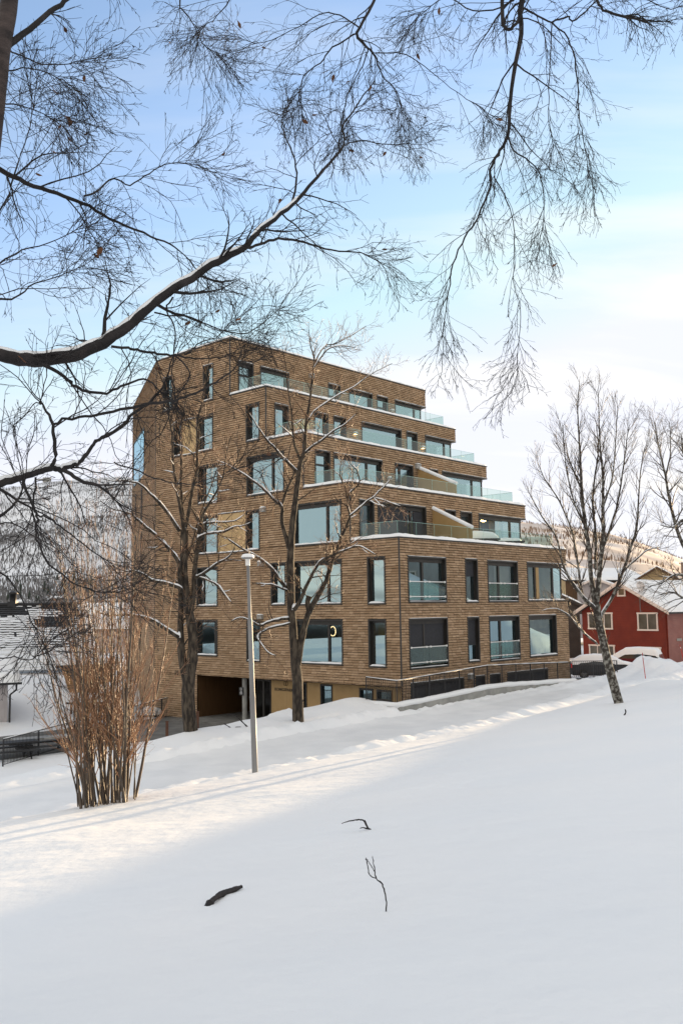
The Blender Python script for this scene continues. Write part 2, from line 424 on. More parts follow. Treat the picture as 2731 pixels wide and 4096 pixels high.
class Facade:
    def __init__(s, a, b, z0, z1):
        s.a = Vector((a[0], a[1], 0)); b = Vector((b[0], b[1], 0))
        s.e = (b - s.a); s.len = s.e.length; s.e.normalize(); s.n = Vector((s.e.y, -s.e.x, 0)); s.z0, s.z1 = z0, z1; s.holes = []
    def P(s, u, d, z): return s.a + s.e * u + s.n * d + Vector((0, 0, z))
wall = MB(); crng = random.Random(91)
def clad(fc, u0, u1, z0, z1, holes):
    C = 0.125
    k0 = math.floor(z0 / C + 1e-6); k = k0
    while k * C < z1 - 1e-6:
        zb, zt = max(z0, k * C), min(z1, (k + 1) * C)
        zm = (zb + zt) / 2
        cuts = sorted((max(u0, h[0]), min(u1, h[1])) for h in holes if h[2] < zm < h[3] and h[1] > u0 and h[0] < u1)
        x = u0; seg = []
        for a, b in cuts:
            if a > x: seg.append((x, a))
            x = max(x, b)
        if x < u1: seg.append((x, u1))
        for a, b in seg:
            wall.quad(fc.P(a, 0.0, zb), fc.P(b, 0.0, zb), fc.P(b, 0.0, zt), fc.P(a, 0.0, zt), 1)
            p = a
            while p < b - 1e-4:
                r = p + crng.uniform(0.24, 0.46)
                if b - r < 0.12: r = b
                db = 0.052 + crng.uniform(-0.008, 0.010); dt = 0.012; z_ = zb + 0.022 + crng.uniform(-0.010, 0.010); q = r - 0.011; cv = crng.random(); U = ((cv, zb),) * 4
                wall.quad(fc.P(p, db, z_), fc.P(q, db, z_), fc.P(q, dt, zt), fc.P(p, dt, zt), 0, U)
                wall.quad(fc.P(p, 0.0, z_), fc.P(q, 0.0, z_), fc.P(q, db, z_), fc.P(p, db, z_), 0, U)
                wall.quad(fc.P(q, db, z_), fc.P(q, 0.0, z_), fc.P(q, 0.0, zt), fc.P(q, dt, zt), 0, U)
                p = r
        k += 1

# window openings: (u0, u1, z0, z1, style)
LWIN = [(13.29, 15.15, -2.53, -0.55, 'single_l'), (9.71, 10.75, -2.74, -0.58, 'single'), (3.68, 7.03, -2.74, -0.56, 'big'), (0.88, 1.92, -2.76, -0.56, 'curt'),
        (13.28, 15.10, 0.28, 2.48, 'single_l'), (7.72, 8.78, 0.27, 2.47, 'single'), (3.69, 7.03, 0.26, 2.47, 'big'), (0.87, 1.93, 0.23, 2.46, 'single'),
        (13.28, 15.0, 3.28, 5.47, 'single_l'), (9.73, 10.79, 3.28, 5.47, 'single'), (3.67, 7.13, 3.33, 5.46, 'big'),
        (13.26, 15.03, 6.24, 8.44, 'single_l'), (7.78, 10.71, 6.32, 8.45, 'two'),
        (16.66, 17.42, 9.35, 11.42, 'single'), (13.72, 15.18, 9.35, 11.42, 'single_l'), (9.71, 10.76, 9.38, 11.44, 'single'),
        (17.61, 18.5, 12.33, 14.42, 'single'), (13.69, 14.57, 12.31, 14.42, 'single')]
RWIN = [[(0.63, 3.63, 0.29, 2.44, 'french'), (5.35, 6.41, 0.27, 2.46, 'blind_half'), (7.40, 10.32, 0.29, 2.44, 'french_c'), (11.37, 15.8, 0.33, 2.45, 'corner_panel'),
         (0.63, 3.64, -2.85, -0.54, 'french_blind'), (5.42, 6.41, -2.76, -0.54, 'blind_most'), (7.40, 10.32, -2.83, -0.53, 'french'), (11.37, 14.34, -2.79, -0.53, 'plain'),
         (0.65, 4.91, -5.2, -3.56, 'dark'), (5.99, 6.80, -5.2, -3.56, 'dark'), (7.33, 8.25, -5.2, -3.56, 'dark'), (8.99, 13.15, -5.2, -3.56, 'dark')],
        [(0.67, 1.76, 3.42, 5.45, 'single_t'), (2.12, 6.13, 3.42, 5.45, 'big_blind'), (7.92, 8.9, 4.3, 5.45, 'single_t'), (9.43, 10.52, 3.42, 5.45, 'single_t'), (11.26, 16.46, 3.42, 5.45, 'corner_warm')],
        [(0.87, 1.99, 6.40, 8.45, 'single_t'), (2.31, 6.37, 6.40, 8.45, 'big_t'), (7.57, 9.22, 6.40, 8.45, 'two_t'), (10.9, 11.7, 7.6, 8.45, 'single_t'), (12.2, 17.16, 6.40, 8.45, 'corner')],
        [(0.64, 1.66, 9.38, 11.4, 'single_t'), (3.8, 4.91, 9.38, 11.4, 'single_t'), (5.42, 6.48, 9.38, 11.4, 'single_t'), (7.93, 11.76, 9.38, 11.4, 'wide_t'), (12.34, 13.43, 9.38, 11.4, 'single_t'), (14.32, 17.78, 9.38, 11.4, 'corner')],
        [(0.63, 1.74, 12.4, 14.41, 'single_t'), (2.35, 4.66, 12.4, 14.41, 'wide_t'), (8.2, 9.29, 12.4, 14.41, 'single_t'), (10.18, 12.49, 12.4, 14.41, 'wide_t'), (13.01, 14.12, 12.4, 14.41, 'single_t'), (14.94, 18.42, 12.4, 14.41, 'corner')]]
INSET = 0.34
facL = Facade((0, LEFT_O), (0, 0), -6.2, 15.68)     # u runs from the far corner towards the near corner
def lu(o): return LEFT_O - o
lholes = [(lu(o1), lu(o0), z0, z1, st) for o0, o1, z0, z1, st in LWIN]
panels_L = [(lu(13.28), lu(10.79), 3.28, 5.47), (lu(16.66), lu(15.18), 9.35, 11.42)]
hl = lholes + panels_L
clad(facL, 0, lu(15.1), -6.2, -3.68, hl)
zs = [-3.68] + LEDGE
for i in range(5): clad(facL, 0, lu(OFF[i]), zs[i], zs[i + 1], hl)
facR, facE = [], []
for i in range(5):
    o = OFF[i]; z0 = -6.05 if i == 0 else LEDGE[i - 1]
    f = Facade((0, o), (xr(o), o), z0, LEDGE[i]); facR.append(f)
    clad(f, 0, f.len, z0, LEDGE[i], RWIN[i])
    e = Facade((xr(o), o), (BR.x, BR.y), z0, LEDGE[i]); facE.append(e)
    cw = [w for w in RWIN[i] if w[4].startswith('corner')][0]
    clad(e, 0, e.len, z0, LEDGE[i], [(-0.1, 2.0, cw[2], cw[3])])
facF = Facade((FL.x, FL.y), (0, LEFT_O), -6.2, 15.68)
FW = [(facF.len - 12.6, facF.len - 6.0, 9.3, 12.6)]
FS = [(facF.len - a - 0.5, facF.len - a, z, z + 2.1) for z in (-2.6, 0.4, 3.4, 6.4) for a in (6.9, 10.6)]
clad(facF, 0, facF.len, -6.2, 15.68, FW + FS)
facB = Facade((BR.x, BR.y), (FL.x, FL.y), -6.2, 15.68); clad(facB, 0, facB.len, -6.2, 15.68, [])
wall.build('wall', [M['clad'], M['cladback']], bld, SH)

# roof and terrace slabs, dark flashings, corner trims
sl_ = MB()
for i in range(5):
    o = OFF[i]
    z = LEDGE[i] - 0.02
    if i < 4:
        o2 = OFF[i + 1]; sl_.poly([V(0, o, z), V(xr(o), o, z), V(xr(o2), o2, z), V(0, o2, z)])
    else:
        sl_.poly([V(0, o, z), V(xr(o), o, z), V(BR.x, BR.y, z), V(FL.x, FL.y, z), V(0, LEFT_O, z)])
    # soffit over the terrace wall below, where the corner windows stand back
sl_.build('roof', M['flash'], bld, SH)
fl = MB()
def bar(fc, u0, u1, d0, d1, z0, z1, mb, m=0):
    mb.box((u0, d0, z0), (u1, d1, z1), m, lambda q: fc.P(q.x, q.y, q.z))
for i in range(5):
    z = LEDGE[i]
    bar(facL, lu(OFF[i + 1]) if i < 4 else 0, lu(OFF[i]) + 0.05, -0.25, 0.055, z - 0.015, z + 0.05, fl)
    bar(facR[i], -0.05, facR[i].len + 0.05, -0.25, 0.055, z - 0.012, z + 0.053, fl)
    bar(facE[i], 0.0, 3.3 if i < 4 else facE[i].len, -0.25, 0.055, z - 0.01, z + 0.056, fl)
    zb = -3.6 if i == 0 else LEDGE[i - 1] + 0.06
    fl.box((-0.045, OFF[i] - 0.045, zb), (0.012, OFF[i] + 0.012, z - 0.02))
bar(facF, 0, facF.len, -0.25, 0.05, 15.67, 15.73, fl)
fl.box((-0.04, LEFT_O - 0.02, -6), (0.02, LEFT_O + 0.04, 15.64))
fl.build('flashing', M['flash'], bld, SH)

# inside: floor slabs and a core wall 4.5 m behind the facade
fin = MB()
for i, z in enumerate([-3.05, 0.05, 3.12, 6.1, 9.07, 12.08, 15.4]):
    b = [0, 0, 0, 1, 2, 3, 4][i] if z < 15 else 4
    o = OFF[b] + 0.28
    fin.poly([V(0.28, o, z), V(xr(o) - 0.45, o, z), V(BR.x - 0.5, BR.y - 0.5, z), V(FL.x, FL.y - 0.6, z), V(0.28, LEFT_O - 0.1, z)])
    fin.poly([V(0.28, o, z - 0.25), V(xr(o) - 0.45, o, z - 0.25), V(BR.x - 0.5, BR.y - 0.5, z - 0.25), V(FL.x, FL.y - 0.6, z - 0.25), V(0.28, LEFT_O - 0.1, z - 0.25)])
for i in range(5):
    o = OFF[i]; z0 = -3.0 if i == 0 else LEDGE[i - 1] - 0.2
    fin.quad(V(4.2, o + 4.5, z0), V(xr(o) - 4.5, o + 4.5, z0), V(xr(o) - 4.5, o + 4.5, LEDGE[i] - 0.3), V(4.2, o + 4.5, LEDGE[i] - 0.3))
    fin.quad(V(4.2, o + 4.5, z0), V(4.2, 24, z0), V(4.2, 24, LEDGE[i] - 0.3), V(4.2, o + 4.5, LEDGE[i] - 0.3))
    if o < 11: fin.quad(V(0.3, 11.6, z0), V(4.2, 11.6, z0), V(4.2, 11.6, LEDGE[i] - 0.3), V(0.3, 11.6, LEDGE[i] - 0.3))
    for s in (5.0, 10.9):
        fin.quad(V(s, o + 0.3, z0), V(s, o + 4.5, z0), V(s, o + 4.5, LEDGE[i] - 0.3), V(s, o + 0.3, LEDGE[i] - 0.3))
fin.build('interior_wall', M['interior'], bld, SH)

rng = random.Random(5)
def fold_sheet(fc, u0, u1, d, z0, z1, step=0.09, amp=0.035):
    mb = MB(); n = max(2, int((u1 - u0) / step)); i0 = 0
    for k in range(n + 1):
        u = u0 + (u1 - u0) * k / n; dd = d + (amp if k % 2 else -amp) + 0.01 * rng.random()
        mb.v += [fc.P(u, dd, z0), fc.P(u, dd, z1)]
        if k: mb.face((2 * k - 2, 2 * k, 2 * k + 1, 2 * k - 1), 0, None, True)
    return mb

def snow_strip(fc, u0, u1, d0, d1, z, th, seed=0.0):
    mb = MB(); nu = max(4, int((u1 - u0) / 0.12)); nv = 5
    def fn(a, b):
        u = u0 + (u1 - u0) * a; e = min(1.0, min(a, 1 - a) * (u1 - u0) / 0.05)
        q = th * (0.78 + 0.5 * noise.noise(Vector((u * 1.9 + seed, z, seed)))) * (e ** 0.5)
        prof = [(d0, 0.9), (d0 + (d1 - d0) * 0.45, 1.0), (d0 + (d1 - d0) * 0.8, 0.95), (d1, 0.72), (d1 + 0.012, 0.35), (d1, 0.0)]
        d, k = prof[int(round(b * 5))]
        return fc.P(u, d, z + q * k)
    mb.grid(fn, nu, nv); return mb

def make_window(fc, w):
    u0, u1, z0, z1, st = w
    T = lambda q: fc.P(q.x, q.y, q.z)
    corner = st.startswith('corner')
    ue = u1 - INSET if corner else u1
    f = MB(); FWD = 0.055
    def fb(a, b, d0, d1, c, d): f.box((a, d0, c), (b, d1, d), 0, T)
    fb(u0 - 0.05, u0 + 0.035, -0.24, FWD, z0 - 0.05, z1 + 0.05)
    if not corner: fb(u1 - 0.035, u1 + 0.05, -0.24, FWD, z0 - 0.05, z1 + 0.05)
    ur = u1 if corner else u1 - 0.035
    fb(u0 + 0.035, ur, -0.24, FWD - 0.002, z1 - 0.03, z1 + 0.048)
    fb(u0 + 0.035, ur, -0.24, FWD + 0.02, z0 - 0.048, z0 + 0.03)
    # inner sash
    dp = -0.17; a, b = u0 + 0.035, ue - (0.0 if corner else 0.035); c, d = z0 + 0.03, z1 - 0.03
    top = 0.20 if (st.endswith('_t') or st.startswith(('big', 'corner', 'french', 'two', 'wide', 'plain'))) else 0.10
    fb(a, b, dp - 0.04, dp + 0.07, d - top, d); fb(a, b, dp - 0.03, dp + 0.035, c, c + 0.07)
    fb(a, a + 0.07, dp - 0.03, dp + 0.035, c + 0.07, d - top); fb(b - 0.07, b, dp - 0.03, dp + 0.035, c + 0.07, d - top)
    mull = []
    W = b - a
    if st.startswith('big'): mull = [a + W * 0.69 if fc is facL else a + W * 0.72]
    elif st in ('two', 'two_t'): mull = [a + W * (0.655 if fc is facL else 0.36)]
    elif st.startswith('french'): mull = [a + W * 0.43]
    elif st == 'single_l': mull = [a + W * 0.20] if z0 > -2 else [a + W * 0.83]
    elif st == 'corner_panel': mull = [a + W * 0.25, a + W * 0.74]
    elif st in ('corner', 'corner_warm'): mull = [a + W * 0.74]
    elif st == 'dark' and W > 2: mull = [a + W * 0.33, a + W * 0.67]
    for mu in mull: fb(mu - 0.065, mu + 0.065, dp - 0.03, dp + 0.06, c + 0.07, d - top)
    if st in ('single_t',) and W > 0.95 and z0 in (6.40, 12.4): fb(a + 0.07, b - 0.07, dp - 0.03, dp + 0.05, d - top - 0.55, d - top - 0.45)
    fo = f.build('window', M['frame'], bld, SH)
    pm = MB(); pm.quad(fc.P(a + 0.05, dp, c + 0.05), fc.P(b - 0.02, dp, c + 0.05), fc.P(b - 0.02, dp, d - top + 0.02), fc.P(a + 0.05, dp, d - top + 0.02))
    pm.build('pane', M['glass'], fo, SH)
    def blind(k, dd=dp + 0.012, u_a=a + 0.05, u_b=b - 0.05):
        bm_ = MB(); zt = d - top; zb = zt - (zt - c) * k
        bm_.box((u_a, dd, zb), (u_b, dd + 0.015, zt), 0, T); bm_.build('blind', M['blind'], fo, SH)
    if st == 'blind_half': blind(0.36)
    if st == 'blind_most': blind(0.62)
    if st == 'french_blind': blind(0.985)
    if st == 'big_blind': blind(0.99, u_b=a + W * 0.66); blind(0.99, u_a=a + W * 0.78)
    if st in ('dark',): blind(0.99 if u0 < 5 else 0.4)
    if st == 'french_c':
        fold_sheet(fc, a + W * 0.47, b - 0.05, dp - 0.3, c, d).build('curtain', M['curtain'], fo, SH)
    if st == 'curt': fold_sheet(fc, a + 0.1, b - 0.1, dp - 0.3, c, d).build('curtain', M['warmcurtain'], fo, SH)
    if st == 'corner_warm':
        lq = MB(); lc = fc.P(a + W * 0.45, -1.6, z1 - 0.12); lq.box((-0.5, -0.3, -0.03), (0.5, 0.3, 0.0), 0, lambda v: v + lc); lq.build('room_lamp', M['room_lit'], fo, SH)
        for k0, k1 in ((0.10, 0.26), (0.44, 0.62), (0.64, 0.72)): fold_sheet(fc, a + W * k0, a + W * k1, dp - 0.5, c, d).build('curtain', M['warmcurtain'], fo, SH)
    if st == 'corner_panel':
        q = MB(); q.box((a + W * 0.27, dp - 0.02, c + 0.07), (a + W * 0.345, dp + 0.075, d - top), 0, T); q.build('timber_panel', M['tan'], fo, SH)
        fold_sheet(fc, a + W * 0.36, a + W * 0.95, dp - 0.6, c, d).build('curtain', M['curtain'], fo, SH)
    if st == 'big' and z0 < -2:
        lq = MB(); lc = fc.P(a + W * 0.5, -2.2, z1 - 0.15); lq.box((-0.3, -0.3, -0.03), (0.3, 0.3, 0.0), 0, lambda v: v + lc); lq.build('room_lamp', M['lamp_lit'], fo, SH)
        q = MB(); q.box((a + 0.06, dp - 0.03, c + 0.07), (a + W * 0.68, dp - 0.015, c + 0.95), 0, T)
        q.build('frosted_screen', mat('frosted_film', (0.16, 0.22, 0.17), 0.9), fo, SH)
        ring = MB(); cc = fc.P(a + W * 0.60, dp - 0.55, z0 + 1.62); ex, ez = fc.e, Vector((0, 0, 1))
        pts = [cc + ex * (0.2 * math.cos(q_ * math.pi / 9)) + ez * (0.24 * math.sin(q_ * math.pi / 9)) for q_ in range(19)]
        ring.tube(pts, [0.022] * 19, 5); ring.build('ring_lamp', M['led_lit'], fo, SH)
    if st.startswith('french'):
        gz0, gz1 = z0 + 0.12, z0 + 0.98
        q = MB()
        for p0, p1 in ((u0 + 0.04, (u0 + u1) / 2 - 0.01), ((u0 + u1) / 2 + 0.01, u1 - 0.04)): q.box((p0, 0.02, gz0), (p1, 0.035, gz1), 0, T)
        bo = q.build('balcony_glass', M['rail_glass'], fo, SH)
        q = MB()
        for zz in (gz1, gz0 + 0.14):
            q.box((u0 + 0.02, 0.012, zz - 0.018), (u1 - 0.02, 0.048, zz + 0.02), 0, T)
            for uu in (u0 + 0.1, (u0 + u1) / 2 - 0.22, (u0 + u1) / 2 + 0.12, u1 - 0.1): q.box((uu - 0.03, 0.0, zz - 0.045), (uu + 0.03, 0.07, zz + 0.045), 0, T)
        q.build('balcony_rail', M['white'], fo, SH)
    # snow on the sill and on the head flashing
    if z0 > -3 and not st.endswith('_t'):
        if not st.startswith('french'): snow_strip(fc, u0 + 0.04, ue - 0.04, dp + 0.05, FWD + 0.03, z0 + 0.03, 0.10 if fc is facL else 0.085, u0 * 7 + z0).build('snow', M['snow'], fo, SH)
        else: snow_strip(fc, u0 + 0.04, u1 - 0.04, 0.0, FWD + 0.03, z0 + 0.03, 0.035, u0 * 3).build('snow', M['snow'], fo, SH)
    if fc is not facL or z0 > 12:
        snow_strip(fc, u0 - 0.04, u1 + 0.04, -0.02, FWD + 0.004, z1 + 0.05, 0.035 if z1 < 14 else 0.05, u0).build('snow', M['snow'], fo, SH)
    return fo
for w in lholes: make_window(facL, w)
for i in range(5):
    for w in RWIN[i]: make_window(facR[i], w)
    # glazed return of the corner window on the end wall
    cw = [w for w in RWIN[i] if w[4].startswith('corner')][0]; e = facE[i]
    q = MB(); q.box((INSET - 0.06, -INSET - 0.04, cw[2]), (2.02, -INSET + 0.04, cw[2] + 0.08), 0, lambda p: e.P(p.x, p.y, p.z)); q.box((INSET - 0.06, -INSET - 0.04, cw[3] - 0.12), (2.02, -INSET + 0.04, cw[3]), 0, lambda p: e.P(p.x, p.y, p.z))
    for uu in (0.17, 1.95): q.box((uu, -INSET - 0.04, cw[2] + 0.08), (uu + 0.07, -INSET + 0.04, cw[3] - 0.12), 0, lambda p: e.P(p.x, p.y, p.z))
    q.box((-0.05, -INSET - 0.1, cw[3] - 0.02), (2.0, 0.0, cw[3] + 0.05), 0, lambda p: e.P(p.x, p.y, p.z))
    fo = q.build('window', M['frame'], bld, SH)
    q = MB(); q.quad(e.P(0.2, -INSET, cw[2] + 0.05), e.P(1.98, -INSET, cw[2] + 0.05), e.P(1.98, -INSET, cw[3] - 0.08), e.P(0.2, -INSET, cw[3] - 0.08)); q.build('pane', M['glass'], fo, SH)
for w in FW + FS:
    q = MB(); T = lambda p: facF.P(p.x, p.y, p.z)
    for a, b, c, d in ((w[0] - 0.05, w[0] + 0.05, w[2], w[3]), (w[1] - 0.05, w[1] + 0.05, w[2], w[3]), (w[0], w[1], w[2] - 0.05, w[2] + 0.05), (w[0], w[1], w[3] - 0.05, w[3] + 0.05)):
        q.box((a, -0.2, c), (b, 0.075, d), 0, T)
    if w[1] - w[0] > 2: q.box((w[0] + 2.0, -0.2, w[2]), (w[0] + 2.1, 0.03, w[3]), 0, T); q.box((w[0] + 4.2, -0.2, w[2]), (w[0] + 4.3, 0.03, w[3]), 0, T)
    fo = q.build('window', M['frame'], bld, SH)
    q = MB(); q.quad(*[T(V(a_, 0.045, b_)) for a_, b_ in ((w[0], w[2]), (w[1], w[2]), (w[1], w[3]), (w[0], w[3]))]); q.build('pane', M['glass'], fo, SH)
# beige infill panels between windows
for a, b, c, d in panels_L:
    q = MB(); T = lambda p: facL.P(p.x, p.y, p.z)
    q.box((a + 0.045, -0.06, c), (b - 0.045, 0.02, d), 0, T); po = q.build('infill_panel', M['beige'], bld, SH)
    q = MB(); q.box((a + 0.045, -0.06, d), (b - 0.045, 0.05, d + 0.045), 0, T); q.box((a + 0.045, -0.06, c - 0.05), (b - 0.045, 0.06, c), 0, T)
    q.box(((a + b) / 2 - 0.006, 0.02, c), ((a + b) / 2 + 0.006, 0.023, d), 0, T); q.build('trim', M['frame'], po, SH)
    snow_strip(facL, a + 0.05, b - 0.05, 0.0, 0.07, d + 0.045, 0.05, 3.0).build('snow', M['snow'], po, SH)
    snow_strip(facL, a + 0.05, b - 0.05, 0.018, 0.065, c, 0.07, 5.0).build('snow', M['snow'], po, SH)

# snow on terraces and roof
for i in range(5):
    o0 = OFF[i]; o1 = OFF[i + 1] if i < 4 else 31.0; z = LEDGE[i] + 0.052; mb = MB()
    us = [0, .002, .006, .012, .02] + [.02 + .96 * k / 90 for k in range(1, 91)] + [.986, .992, .998, 1.0]
    vs = [0, .012, .03, .06, .1] + [.1 + .9 * k / 8 for k in range(1, 9)]
    if i == 4: vs = [0, .002, .005, .01, .02] + [.02 + .98 * k / 12 for k in range(1, 13)]
    for a in us:
        for b in vs:
            o = o0 + (o1 - o0) * b - (0.05 if b == 0 else 0)
            x0 = -0.05 if i < 4 else (-0.05 if o < LEFT_O else 0.05 + (o - LEFT_O) * 6.5 / 12.03)
            x = x0 + (xr(o) + 0.05 - x0) * a
            dd = min(x - x0, (xr(o) + 0.05) - x, o - o0 + 0.05)
            th = (0.155 if i < 4 else 0.13) + 0.05 * noise.noise(Vector((x * 0.9, o, i))) + 0.03 * noise.noise(Vector((x * 3.2, o * 3, i)))
            k = min(1.0, max(0.0, dd) / 0.14)
            mb.v.append(V(x, o, z + th * math.sqrt(max(0.0, 1 - (1 - k) ** 2)) * (1 if dd > 0 else 0)))
    nv = len(vs)
    for a in range(len(us) - 1):
        for b in range(nv - 1):
            k = a * nv + b; mb.face((k, k + nv, k + nv + 1, k + 1), 0, None, True)
    mb.build('snow', M['snow'], bld, SH)

# glass balustrades
def balustrade(i):
    o = OFF[i] + 0.28; z0 = LEDGE[i] + 0.06; z1 = LEDGE[i] + 0.84; xe = xr(OFF[i]) - 0.95
    pts = [V(0.28, OFF[i + 1] - 0.55, 0), V(0.28, o, 0), V(xe, o, 0), V(xe, OFF[i + 1] - 0.05, 0)]
    gl = MB(); ed = MB()
    for p, q in zip(pts, pts[1:]):
        L = (q - p).length; k = max(1, round(L / 1.45)); d = (q - p) / L
        for j in range(k):
            a = p + d * (L * j / k + 0.008); b = p + d * (L * (j + 1) / k - 0.008); nrm = Vector((d.y, -d.x, 0)) * 0.007
            gl.quad(a + V(0, 0, z0), b + V(0, 0, z0), b + V(0, 0, z1), a + V(0, 0, z1))
            for s0, s1 in ((a, a + d * 0.012), (b - d * 0.012, b)):
                ed.quad(s0 - nrm + V(0, 0, z0), s1 - nrm + V(0, 0, z0), s1 - nrm + V(0, 0, z1), s0 - nrm + V(0, 0, z1))
            ed.quad(a + nrm + V(0, 0, z1), b + nrm + V(0, 0, z1), b - nrm + V(0, 0, z1), a - nrm + V(0, 0, z1))
            ed.quad(a + nrm + V(0, 0, z1 - 0.015), b + nrm + V(0, 0, z1 - 0.015), b + nrm + V(0, 0, z1), a + nrm + V(0, 0, z1))
    ob = gl.build('glass_balustrade', M['rail_glass'], bld, SH); ed.build('glass_edge', M['glass_edge'], ob, SH)
for i in range(4): balustrade(i)

# sloping privacy screens on two terraces
for i, s, in ((0, 6.75), (1, 9.75)):
    o0 = OFF[i] + 0.5; o1 = OFF[i + 1] - 0.02; za, zb = LEDGE[i] + 0.85, LEDGE[i] + 2.12; z0 = LEDGE[i] + 0.1
    q = MB(); pr = [(o1, z0), (o0, z0), (o0, za), (o1, zb)]
    A = [V(s, o, z) for o, z in pr]; B = [V(s + 0.12, o, z) for o, z in pr]
    q.poly(A); q.poly(B[::-1])
    for k in range(4): q.quad(A[k], B[k], B[(k + 1) % 4], A[(k + 1) % 4])
    po = q.build('privacy_screen', M['tan'], bld, SH)
    q = MB(); q.tube([V(s + 0.06, o0 - 0.04 + (o1 - o0 + 0.04) * k / 8, za + (zb - za) * k / 8 + 0.04) for k in range(9)], [0.11] * 9, 8); q.build('snow', M['snow'], po, SH)

# facade boxes: ventilation hoods with snow caps, wall lamps, a dome camera
def hood(fc, u, z, w=0.34, h=0.2):
    T = lambda p: fc.P(p.x, p.y, p.z)
    q = MB(); q.box((u - w / 2, 0.0, z), (u + w / 2, 0.2, z + h), 0, T); q.box((u - w / 2 - 0.02, 0.0, z + h), (u + w / 2 + 0.02, 0.23, z + h + 0.025), 0, T)
    o = q.build('vent_hood', M['ventbox'], bld, SH)
    snow_strip(fc, u - w / 2, u + w / 2, 0.02, 0.22, z + h + 0.025, 0.09, u).build('snow', M['snow'], o, SH)
for u, z in ((lu(9.35), 5.32), (lu(9.55), 2.38), (lu(9.6), -0.48)): hood(facL, u, z)
hood(facR[0], 5.45, -3.62); hood(facR[4], 6.6, 14.5); hood(facR[2], 9.65, 8.35, 0.42, 0.26)
def wall_lamp(fc, u, z, lit):
    T = lambda p: fc.P(p.x, p.y, p.z)
    q = MB(); q.box((u - 0.16, 0.02, z), (u + 0.16, 0.22, z + 0.09), 0, T); q.box((u - 0.05, 0.0, z - 0.1), (u + 0.05, 0.03, z + 0.03), 0, T)
    o = q.build('wall_lamp', M['ventbox'], bld, SH)
    q = MB(); q.box((u - 0.11, 0.05, z - 0.015), (u + 0.11, 0.18, z - 0.003), 0, T); q.build('lamp_panel', M['lamp_lit'] if lit else M['white'], o, SH)
    snow_strip(fc, u - 0.15, u + 0.15, 0.03, 0.21, z + 0.09, 0.1, u).build('snow', M['snow'], o, SH)
wall_lamp(facR[3], 7.25, 10.55, True); wall_lamp(facR[3], 13.95, 10.5, True); wall_lamp(facR[4], 14.5, 13.55, False); wall_lamp(facR[2], 6.95, 7.45, False); wall_lamp(facR[4], 7.4, 13.3, False)

# ---- ground floor under the overhang
ent = Facade((0.6, 9.52), (0.6, 0.05), -6.1, -3.66)
def eu(o): return 9.52 - o
ew = MB()
open_e = [(eu(7.13), eu(6.81), -6.1, -3.78), (eu(5.83), eu(4.98), -6.1, -3.80), (eu(3.16), eu(2.28), -6.1, -3.88), (eu(2.04), eu(1.09), -4.45, -3.9)]
xs = sorted({0.0, ent.len} | {h[0] for h in open_e} | {h[1] for h in open_e})
for a, b in zip(xs, xs[1:]):
    hs = [h for h in open_e if h[0] <= a + 1e-6 and h[1] >= b - 1e-6]
    if hs: segs = [(h[3], -3.66) for h in hs] + [(-6.1, hs[0][2])]
    else: segs = [(-6.1, -3.66)]
    for c, d in segs:
        if d - c > 0.01:
            k = max(1, round((b - a) / 1.3))
            for j in range(k): ew.box((a + (b - a) * j / k + 0.004, -0.1, c), (a + (b - a) * (j + 1) / k - 0.004, 0, d), 0, lambda p: ent.P(p.x, p.y, p.z))
ewo = ew.build('entrance_wall', M['tan'], bld, SH)
for h in open_e:
    q = MB(); T = lambda p: ent.P(p.x, p.y, p.z)
    for a, b, c, d in ((h[0], h[0] + 0.08, h[2], h[3]), (h[1] - 0.08, h[1], h[2], h[3]), (h[0] + 0.08, h[1] - 0.08, h[3] - 0.1, h[3]), (h[0] + 0.08, h[1] - 0.08, h[2], h[2] + 0.12)): q.box((a, -0.14, c), (b, 0.03, d), 0, T)
    fo = q.build('door' if h[2] < -6 else 'window', M['frame'], bld, SH)
    q = MB(); q.quad(T(V(h[0] + 0.06, -0.1, h[2])), T(V(h[1] - 0.06, -0.1, h[2])), T(V(h[1] - 0.06, -0.1, h[3])), T(V(h[0] + 0.06, -0.1, h[3]))); q.build('pane', M['glass'], fo, SH)
    fold_sheet(ent, h[0] + 0.1, h[1] - 0.1, -0.45, h[2], h[3]).build('curtain', mat('blue_grey_curtain', (0.16, 0.19, 0.24), 0.9), fo, SH)
# glass lobby, dark recess, concrete column, floor slab and soffit
q = MB(); q.box((0.6, 9.55, -6.1), (1.0, 9.62, -3.66)); q.box((0.72, 10.2, -6.1), (0.8, 10.34, -3.66)); q.box((0.72, 11.05, -6.1), (0.8, 11.2, -3.66)); q.box((0.72, 9.62, -3.85), (0.8, 11.2, -3.66)); q.box((0.72, 9.62, -6.1), (0.8, 11.2, -5.95))
q.box((0.8, 11.12, -6.1), (4.0, 11.2, -3.66))
lb = q.build('lobby_frame', M['frame'], bld, SH)
q = MB(); q.quad(V(0.76, 9.6, -6.0), V(0.76, 11.1, -6.0), V(0.76, 11.1, -3.8), V(0.76, 9.6, -3.8)); q.build('pane', glass_mat('lobby_glass', 0.02, (0.7, 0.68, 0.6), (1, 1, 1), 0.0, 0.25), lb, SH)
q = MB(); q.box((0.68, 10.98, -5.2), (0.72, 11.02, -4.6)); q.build('door_handle', M['galv'], lb, SH)
q = MB(); q.quad(V(3.6, 9.0, -6.1), V(3.6, 11.15, -6.1), V(3.6, 11.15, -3.66), V(3.6, 9.0, -3.66)); q.quad(V(0.9, 9.0, -6.1), V(3.6, 9.0, -6.1), V(3.6, 9.0, -3.66), V(0.9, 9.0, -3.66)); q.build('lobby_wall', M['tan'], bld, SH)
